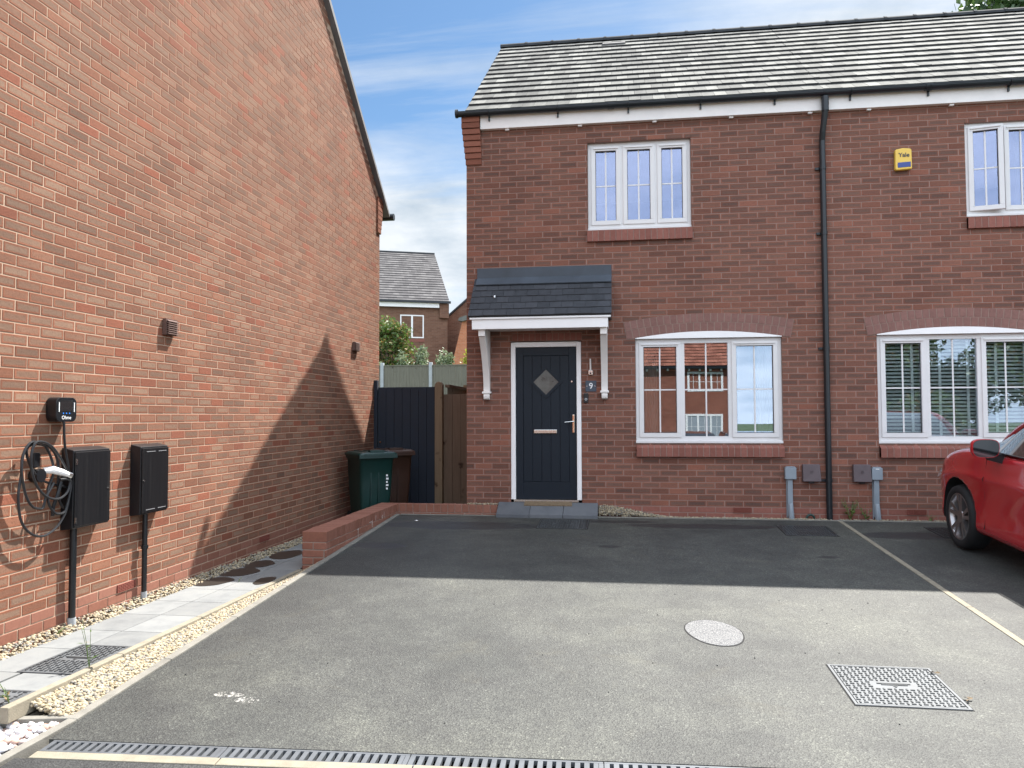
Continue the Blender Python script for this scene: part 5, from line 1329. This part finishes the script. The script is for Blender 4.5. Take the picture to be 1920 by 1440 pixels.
tree('large_tree', 'large green tree showing above the roof ridge at top right', 'tree', (17.8, 16, .5), 18.5, 5.4, 22000, .20, 'leaf_dark', .35, nb=44, trunk_h=.45)
# weeds
def weed(x, y, z, h, label, n=9, mat='leaf', lean=.1):
    e = empty('weed', (0, 0, 0), label, 'weed', None); t = MB(); ms = []
    k = max(1, n//4)
    for s_ in range(k):
        a = rnd.uniform(0, 6.28); dx, dy_ = lean*h*math.cos(a), lean*h*math.sin(a); hh = h*rnd.uniform(.7, 1)
        t.tube([(x, y, z-.01), (x+dx*.4, y+dy_*.4, z+hh*.5), (x+dx, y+dy_, z+hh)], [.0022, .0018, .001], 5)
        ms.append((x+dx, y+dy_, hh))
    t.build('stem', 'leaf_stem', e); l = MB()
    for i in range(n):
        px_, py_, hh = ms[i % k]; f = rnd.uniform(.05, .95); bx, by_, bz = x+(px_-x)*f, y+(py_-y)*f, z+hh*f
        a = rnd.uniform(0, 6.28); s_ = min(.05, h*.22)*rnd.uniform(.6, 1.2)*(1.25-f); d = Vector((math.cos(a), math.sin(a), rnd.uniform(.1, .9))).normalized(); u = d.cross(Vector((0, 0, 1))).normalized()
        l.col = rc(); c = Vector((bx, by_, bz)); l.face([c, c+d*s_*.6+u*s_*.28, c+d*s_*1.4, c+d*s_*.6-u*s_*.28])
    l.build('leaves', mat, e); adopt(e, (x, y, z))
M['leaf_stem'] = simple('stem_green', (.10, .16, .04), .6)
weed(-1.155, -5.62, pz(-5.62), .30, 'tall thin weed growing beside the cover in the side path', 12, 'leaf', .16)
weed(-1.175, -6.2, pz(-6.2), .13, 'leafy weed at the corner of the path edging above the pebbles', 12, 'leaf', .4)
weed(-1.86, -5.02, pz(-5), .08, 'broad leaved weed in the gravel under the charging cable', 12, 'leaf', .9)
weed(-.98, -5.68, dz(-5.68)-.02, .07, 'small weed in the gravel strip against the driveway kerb', 10, 'leaf', .6)
weed(-1.05, -5.2, dz(-5.2)-.02, .05, 'tiny weed in the middle of the gravel strip', 9, 'leaf', .6)
weed(-1.0, -5.85, dz(-5.85)-.02, .055, 'low weed in the near end of the gravel strip', 9, 'leaf', .6)
weed(4.72, -.06, -.13, .28, 'wispy green weed between the downpipe and the grey meter box', 60, 'leaf', .35)
weed(4.90, -.06, -.13, .20, 'short weed at the foot of the grey conduit', 30, 'leaf', .45)
weed(5.62, -.07, -.13, .08, 'low weed against the wall under the neighbour air brick', 26, 'leaf', .9)
weed(-1.48, -3.2, pz(-3.2), .045, 'tiny weed in the slab joint between two puddles', 8, 'leaf', .8)
# small debris on the drive
for (x, y, lb) in ((3.83, -5.35, 'dry leaf on the lower right corner of the bright cover'), (3.80, -4.98, 'curled dry leaf at the upper right edge of the bright cover'), (-.52, -.62, 'pale dry leaf on the shaded drive by the low wall')):
    a = MB(); z = dz(y)+.012
    for k in range(5): an = rnd.uniform(0, 6.28); l_ = rnd.uniform(.02, .045); a.face([(x, y, z), (x+l_*.5*math.cos(an+.5), y+l_*.5*math.sin(an+.5), z+.008), (x+l_*math.cos(an), y+l_*math.sin(an), z+.002), (x+l_*.5*math.cos(an-.5), y+l_*.5*math.sin(an-.5), z)])
    tag(a.build('dry_leaf', 'doormat' if x > 0 else 'letter_white'), lb, 'leaf')
db = []; dq = []
for k in range(45): x, y = rnd.uniform(-.7, 4.4), rnd.uniform(-6, -3.2); db.append((x, y, dz(y)+.003)); dq.append(rnd.uniform(.002, .006))
tag(stones('grit', db, dq, 'rubber'), 'scattered dark grit on the sunlit asphalt', 'grit', kind='stuff')

# ------------------------------------------------------------------ red car
sq = lambda v: math.copysign(abs(v)**.62, v)
CAR = empty('red_car', (0, 0, 0), 'glossy red hatchback parked nose towards the wall at the right edge', 'car')
# local: s = distance back from nose, w = half width outwards, z above ground
Lc = 4.25; HW = .895
def prof(s):
    """returns list of (w,z) from bottom centre up the side to the top centre (body without cabin)"""
    e = min(1, s/.62); e2 = min(1, (Lc-s)/.5)
    tap = (1-(1-e)**2.2*.34)*(1-(1-e2)**2*.22); hw = HW*tap
    zb = .19+.10*(1-min(1, s/.35))**2+.12*(1-min(1, (Lc-s)/.4))**2
    if s < 1.32: t = s/1.32; zt = .69+.37*(1-(1-t)**2.5)
    elif s < 3.7: zt = 1.06+.02*((s-1.32)/2.4)
    else: t = (s-3.7)/.55; zt = 1.08-.2*t*t
    sh = zt-.085-.0*(s/Lc)                       # shoulder height
    return [(0, zb), (hw*.80, zb), (hw*.955, zb+.035), (hw*.985, zb+.11), (hw*.962, zb+(sh-zb)*.34), (hw*.985, zb+(sh-zb)*.66), (hw*1.0, zb+(sh-zb)*.745), (hw*.972, zb+(sh-zb)*.79), (hw*.955, sh-.012), (hw*.93, sh+.03), (hw*.80, zt-.018), (hw*.5, zt+.004), (0, zt+.018)]
st = [0, .03, .08, .15, .24, .34, .46, .6, .75, .9, 1.05, 1.2, 1.34, 1.5, 1.7, 1.9, 2.15, 2.4, 2.7, 3.0, 3.3, 3.6, 3.8, 3.95, 4.08, 4.17, 4.22, 4.25]
bm = bmesh.new(); rings = []
for s in st:
    pr = prof(max(s, .012)); full = [(-w_, z) for w_, z in pr[:0:-1]] + pr[:1] and ([(w_, z) for w_, z in pr] + [(-w_, z) for w_, z in pr[-2:0:-1]])
    yy = s
    nose = (1-min(1, s/.001)) if s > 0 else 1
    ring_ = []
    for (w_, z) in full:
        bow = .13*(abs(w_)/HW)**2.4*(1-min(1, s/1.0))     # rounded plan of the nose
        bow2 = -.12*(abs(w_)/HW)**2.4*(1-min(1, (Lc-s)/.8))
        ring_.append(bm.verts.new((w_, s+bow+bow2, z)))
    rings.append(ring_)
for i in range(len(rings)-1):
    n = len(rings[i])
    for k in range(n): j = (k+1) % n; bm.faces.new([rings[i][k], rings[i][j], rings[i+1][j], rings[i+1][k]])
bm.faces.new(rings[0][::-1]); bm.faces.new(rings[-1])
bmesh.ops.recalc_face_normals(bm, faces=bm.faces)
me = bpy.data.meshes.new('body'); bm.to_mesh(me); bm.free()
for f_ in me.polygons: f_.use_smooth = True
me.materials.append(M['red_paint']); body = bpy.data.objects.new('body', me); COL.objects.link(body)
sub = body.modifiers.new('s', 'SUBSURF'); sub.levels = 2; sub.render_levels = 2
WS = (.95, 3.52); WR = .318
cut = MB()
for s in WS:
    for sg in (-1, 1): cut.cyl((s, .325), 0, .385, sg*.56, sg*1.05, 40)
cuto = cut.build('cutter', 'black', fixn=True)
bo_ = body.modifiers.new('b', 'BOOLEAN'); bo_.object = cuto; bo_.operation = 'DIFFERENCE'; bo_.solver = 'EXACT'
dgp = bpy.context.evaluated_depsgraph_get(); me2 = bpy.data.meshes.new_from_object(body.evaluated_get(dgp))
bpy.data.objects.remove(body); bpy.data.objects.remove(cuto)
me2.materials.clear(); me2.materials.append(M['red_paint']); me2.materials.append(M['void'])
for f_ in me2.polygons:
    c = f_.center; f_.use_smooth = True; f_.material_index = 0
    for s in WS:
        if math.hypot(c.y-s, c.z-.325) < .3849 and abs(c.x) > .55 and (abs(f_.normal.x) < .5 or abs(c.x) < .57) and c.z < .74:
            f_.material_index = 1; f_.use_smooth = False
body = bpy.data.objects.new('body', me2); COL.objects.link(body); body.parent = CAR
def carp(name, mb, mat, parent=None, **k):
    o_ = mb.build(name, mat, parent or CAR, **k); return o_
# inner lining so the arches are closed
li = MB()
# cabin (greenhouse)
def cabin_ring(s):
    # roof line
    if s < 1.30: return None
    if s < 2.15: t = (s-1.30)/.85; zr_ = 1.06+.37*(1-(1-t)**1.6)
    elif s < 3.2: t = (s-2.15)/1.05; zr_ = 1.43+.03*math.sin(math.pi*min(1, t*.9+.1))
    else: t = (s-3.2)/.85; zr_ = 1.44-.34*t**1.5
    hb = HW*.925; hr_ = HW*(.66+.0*t)
    return zr_, hb, hr_
cs_ = [1.30, 1.45, 1.6, 1.8, 2.0, 2.2, 2.45, 2.7, 3.0, 3.3, 3.55, 3.8, 4.02]
gl = MB(); rf_ = MB()
def cp(s, f, sg):
    zr_, hb, hr_ = cabin_ring(s); zb_ = 1.05; 
    w_ = hb+(hr_-hb)*f; 
    z = zb_-.03+(zr_-(zb_-.03))*f
    return (sg*(w_-.0), s, z)
for i in range(len(cs_)-1):
    a, b = cs_[i], cs_[i+1]
    for sg in (-1, 1):
        q = [cp(a, 0, sg), cp(b, 0, sg), cp(b, .9, sg), cp(a, .9, sg)]
        gl.face(q if sg > 0 else q[::-1], smooth=True)
        q = [cp(a, .9, sg), cp(b, .9, sg), tuple(np.array(cp(b, 1, sg))*[.9, 1, 1]), tuple(np.array(cp(a, 1, sg))*[.9, 1, 1])]
        rf_.face(q if sg > 0 else q[::-1], smooth=True)
    top = [tuple(np.array(cp(a, 1, -1))*[.9, 1, 1]), tuple(np.array(cp(a, 1, 1))*[.9, 1, 1]), tuple(np.array(cp(b, 1, 1))*[.9, 1, 1]), tuple(np.array(cp(b, 1, -1))*[.9, 1, 1])]
    tc_ = lambda p_, q_: tuple((np.array(p_)+np.array(q_))/2+np.array([0, 0, .02]))
    m1, m2 = tc_(top[0], top[1]), tc_(top[3], top[2])
    tgt = gl if (b <= 2.01 or a >= 3.29) else rf_
    tgt.face([top[0], m1, m2, top[3]], smooth=True); tgt.face([m1, top[1], top[2], m2], smooth=True)
carp('windows', gl, 'car_glass', fixn=True); roofo = carp('roof', rf_, 'red_paint', fixn=True)
# A pillars, window surround, B pillar
for sg in (-1, 1):
    pl = MB()
    pts_ = [cp(s, .93, sg) for s in (1.30, 1.45, 1.6, 1.8, 2.0, 2.2)]
    pl.tube([(p_[0]*1.0, p_[1]-.02, p_[2]) for p_ in pts_], [.03, .032, .03, .028, .026, .026], 8); carp('pillar', pl, 'red_paint')
    bp = MB(); bp.hexa([cp(2.55, 0.03, sg), cp(2.63, .03, sg), cp(2.63, .9, sg), cp(2.55, .9, sg)] + [tuple(np.array(p_)+[sg*.006, 0, 0]) for p_ in (cp(2.55, 0.03, sg), cp(2.63, .03, sg), cp(2.63, .9, sg), cp(2.55, .9, sg))]); carp('pillar', bp, 'black', fixn=True)
    bt = MB(); bt.tube([(sg*HW*.938, s, 1.03) for s in (1.55, 2.0, 2.6, 3.2, 3.7)], .008, 6); carp('window_trim', bt, 'black')
    # door seams
    for s_ in (1.52, 2.58):
        sm = MB(); P_ = [(w_, z) for w_, z in prof(s_)[3:9]]
        for i in range(len(P_)-1):
            (wa, za), (wb_, zb2) = P_[i], P_[i+1]
            sm.hexa([(sg*(wa-.004), s_, za), (sg*(wa+.0012), s_, za), (sg*(wa+.0012), s_+.0025, za), (sg*(wa-.004), s_+.0025, za), (sg*(wb_-.004), s_, zb2), (sg*(wb_+.0012), s_, zb2), (sg*(wb_+.0012), s_+.0025, zb2), (sg*(wb_-.004), s_+.0025, zb2)])
        carp('door_seam', sm, 'void', fixn=True)
    # mirror
    mr = MB(); bx = sg*(HW+.10)
    bmv = []
    for (yo, sc2) in ((-.085, .35), (-.06, .8), (-.01, 1.0), (.045, 1.02)):
        bmv.append([(bx+.112*sc2*sq(math.cos(t)), 1.78+yo+(.03*math.cos(t)*-sg if False else 0), 1.09+.082*sc2*sq(math.sin(t))*(1.1 if math.sin(t) < 0 else .9)) for t in [k*math.pi/10 for k in range(20)]])
    for i in range(3):
        for k in range(20): j = (k+1) % 20; mr.face([bmv[i][k], bmv[i][j], bmv[i+1][j], bmv[i+1][k]], smooth=True)
    mr.face(bmv[0][::-1]); mr.face(bmv[-1]); mo = carp('wing_mirror', mr, 'red_paint', fixn=True)
    mg = MB(); mg.face([(bx+.108*sq(math.cos(t)), 1.829, 1.09+.078*sq(math.sin(t))*(1.1 if math.sin(t) < 0 else .9)) for t in [k*math.pi/10 for k in range(20)]]); carp('mirror_glass', mg, 'car_glass', mo)
    ma = MB(); ma.hexa([(sg*(HW-.06), 1.72, .94), (sg*(HW+.05), 1.72, .97), (sg*(HW+.05), 1.81, .97), (sg*(HW-.06), 1.81, .94), (sg*(HW-.06), 1.72, 1.03), (sg*(HW+.09), 1.72, 1.03), (sg*(HW+.09), 1.81, 1.03), (sg*(HW-.06), 1.81, 1.03)]); carp('mirror_arm', ma, 'black', mo, fixn=True)
    # headlight
    hd = MB(); hd.hexa([(sg*.60, .10, .60), (sg*.80, .24, .62), (sg*.85, .52, .70), (sg*.66, .20, .66), (sg*.58, .14, .68), (sg*.78, .30, .72), (sg*.825, .56, .775), (sg*.64, .26, .72)])
    carp('headlight', hd, 'lamp_glass', fixn=True, bevel=.01)
    # wheels
    for s in WS:
        we = MB(); x_in, x_out = sg*.66, sg*.875
        # tyre as lathe
        pf = [(.225, .69), (.30, .67), (.318, .70), (.320, .76), (.318, .83), (.302, .872), (.262, .882), (.232, .868)]
        nn = 40
        for k in range(nn):
            t0, t1 = 2*math.pi*k/nn, 2*math.pi*(k+1)/nn
            for (ra, xa), (rb, xb) in zip(pf[:-1], pf[1:]):
                we.face([(sg*xa, s+ra*math.cos(t0), WR+ra*math.sin(t0)), (sg*xa, s+ra*math.cos(t1), WR+ra*math.sin(t1)), (sg*xb, s+rb*math.cos(t1), WR+rb*math.sin(t1)), (sg*xb, s+rb*math.cos(t0), WR+rb*math.sin(t0))], smooth=True)
        wo = carp('wheel', we, 'tyre', fixn=True)
        rm = MB()
        for k in range(nn):
            t0, t1 = 2*math.pi*k/nn, 2*math.pi*(k+1)/nn
            for (ra, xa), (rb, xb) in zip([(.234, .868), (.228, .872), (.214, .862), (.205, .80), (.205, .72)][:-1], [(.228, .872), (.214, .862), (.205, .80), (.205, .72)]):
                rm.face([(sg*xa, s+ra*math.cos(t0), WR+ra*math.sin(t0)), (sg*xa, s+ra*math.cos(t1), WR+ra*math.sin(t1)), (sg*xb, s+rb*math.cos(t1), WR+rb*math.sin(t1)), (sg*xb, s+rb*math.cos(t0), WR+rb*math.sin(t0))], smooth=True)
        for k in range(5):
            for off_ in (-.20, .20):
                t = 2*math.pi*k/5+.3+off_; a_, b_ = .04, .218
                cs2, sn = math.cos(t), math.sin(t); tx, ty = -sn, cs2
                def q_(r_, o2, x_): return (sg*x_, s+r_*cs2+o2*tx, WR+r_*sn+o2*ty)
                rm.hexa([q_(a_, -.018, .80), q_(a_, .018, .80), q_(b_, .026, .81), q_(b_, -.026, .81), q_(a_, -.014, .85), q_(a_, .014, .85), q_(b_, .020, .866), q_(b_, -.020, .866)])
        rm.cyl((s, WR), 0, .062, sg*.79, sg*.856, 20)
        carp('rim', rm, 'alloy', wo, fixn=True)
        hbk = MB(); hbk.cyl((s, WR), 0, .2, sg*.70, sg*.73, 24); carp('brake_disc', hbk, 'void', wo)
sk = MB(); 
sk.box(-.70, .70, .35, Lc-.35, .20, .55); carp('underbody', sk, 'void')
bt = MB(); bt.box(-.62, .62, -.0+.02, .10, .28, .40); carp('front_grille', bt, 'black')
bp_ = MB(); bp_.box(-.26, .26, -.008, .02, .42, .53); carp('number_plate', bp_, 'letter_white')
for sg in (-1, 1):
    tl = MB(); tl.box(sg*.55, sg*.83, Lc-.16, Lc-.03, .78, .92); carp('tail_light', tl, 'red_paint', bevel=.02)
CAR.location = (6.195, -.72, -.175)
CAR.rotation_euler = (math.atan(-.0525), 0, 0)
# car local +y is rearwards: turn it so that rearwards = -Y
CAR.matrix_world = Matrix.Translation((6.2, -.60, dz(-.60)+.005)) @ Matrix.Rotation(math.atan(.0525), 4, 'X') @ Matrix.Rotation(math.pi, 4, 'Z')

# ------------------------------------------------------------------ across the street (seen in the window reflections)
AH = empty('opposite_house', (0, 0, 0), 'red brick house across the street, seen mirrored in the front window', 'house')
ay = -31.5; az_ = -1.35
a = MB(); a.box(-6.5, 7.75, ay-8, ay, az_-1, 3.75); a.prism([(ay-8, 3.75), (ay, 3.75), (ay-4, 6.7)], 0, -6.5, 7.7); a.build('wall', 'opp_brick' if 'opp_brick' in M else 'far_brick_red', AH)
M['tile_red'] = tile_mat('roof_tile_red', (.20, .075, .05), (.30, .12, .08), (.8, .8, .8))
a = MB(); tiles(a, -6.7, 7.95, (ay+.12, 3.70), (ay-4, 6.9), .3, .33, th=.04, flip=True); a.build('roof', ['tile_red', 'tile_edge'], AH)
a = MB(); a.box(-6.7, 7.95, ay+.12, ay+.22, 3.56, 3.68); a.build('gutter', 'gutter', AH)
for xx in [(-5.4+k*.55) for k in range(24)]:
    a = MB(); a.box(xx-.05, xx+.05, ay, ay+.14, 3.44, 3.55); a.build('rafter_foot', 'white', AH)
M['far_pane'] = simple('curtained_glass', (.30, .33, .36), .15, spec=.6)
for (x0, x1) in ((5.5, 7.35), (-4, -2.2), (.5, 2.3)): far_window(AH, x0, x1, 2.35, 3.40, ay, 2, out=1, t=.11, pane='far_pane')
for (x0, x1) in ((5.4, 7.3), (-4, -2.2)): far_window(AH, x0, x1, -.15, 1.2, ay+.02, 2, out=1, t=.11, pane='far_pane')
adopt(AH, (0, ay-4, az_))
for i, (x, y, h, cr, nn, lb) in enumerate(((16, -30, 10.5, 4.2, 7000, 'tall tree across the street nearest the opposite house, seen mirrored'), (21, -27, 12, 5, 8000, 'broad tree across the street in the neighbour window reflection'), (26, -31, 11, 4.6, 6500, 'far right tree of the three across the street, seen mirrored'))):
    tree('street_tree', lb, 'tree', (x, y, gz(0, y)), h, cr, nn*3, .15, 'leaf', .28, 'trees across the street', nb=22, trunk_h=.2)
def far_car(x, y, rot, mat, label):
    e = empty('parked_car', (0, 0, 0), label, 'car', 'cars parked across the street')
    b = MB(); P_ = [(0, .25), (4.2, .25), (4.25, .7), (4.1, .95), (3.5, 1.0), (3.0, 1.42), (1.7, 1.46), (1.0, 1.0), (.15, .85), (0, .6)]
    b.prism(P_, 1, -.85, .85); b.build('body', mat, e, bevel=.08, seg=3)
    g = MB(); g.prism([(1.15, 1.02), (3.35, 1.02), (2.95, 1.36), (1.75, 1.39)], 1, -.86, .86); g.build('windows', 'car_glass', e)
    for wx in (.8, 3.4):
        for sg in (-1, 1): w_ = MB(); w_.cyl((wx, .31), 1, .31, sg*.68, sg*.87, 20); w_.build('wheel', 'tyre', e)
    e.location = (x, y, dz(-11.5)-.12); e.rotation_euler = (0, 0, rot)
M['car_black'] = simple('car_paint_black', (.012, .013, .016), .25, coat=1)
M['car_silver'] = simple('car_paint_blue_grey', (.16, .18, .22), .3, metal=.6, coat=1)
far_car(4.0, -17.3, R(90), 'car_black', 'black car parked behind the viewpoint, left one mirrored in the front window')
far_car(5.95, -16.9, R(90), 'car_black', 'black car parked behind the viewpoint, middle one in the front window')
far_car(7.9, -17.6, R(90), 'car_silver', 'blue grey car parked behind the viewpoint, right of two black ones')
bpy.context.view_layer.update()
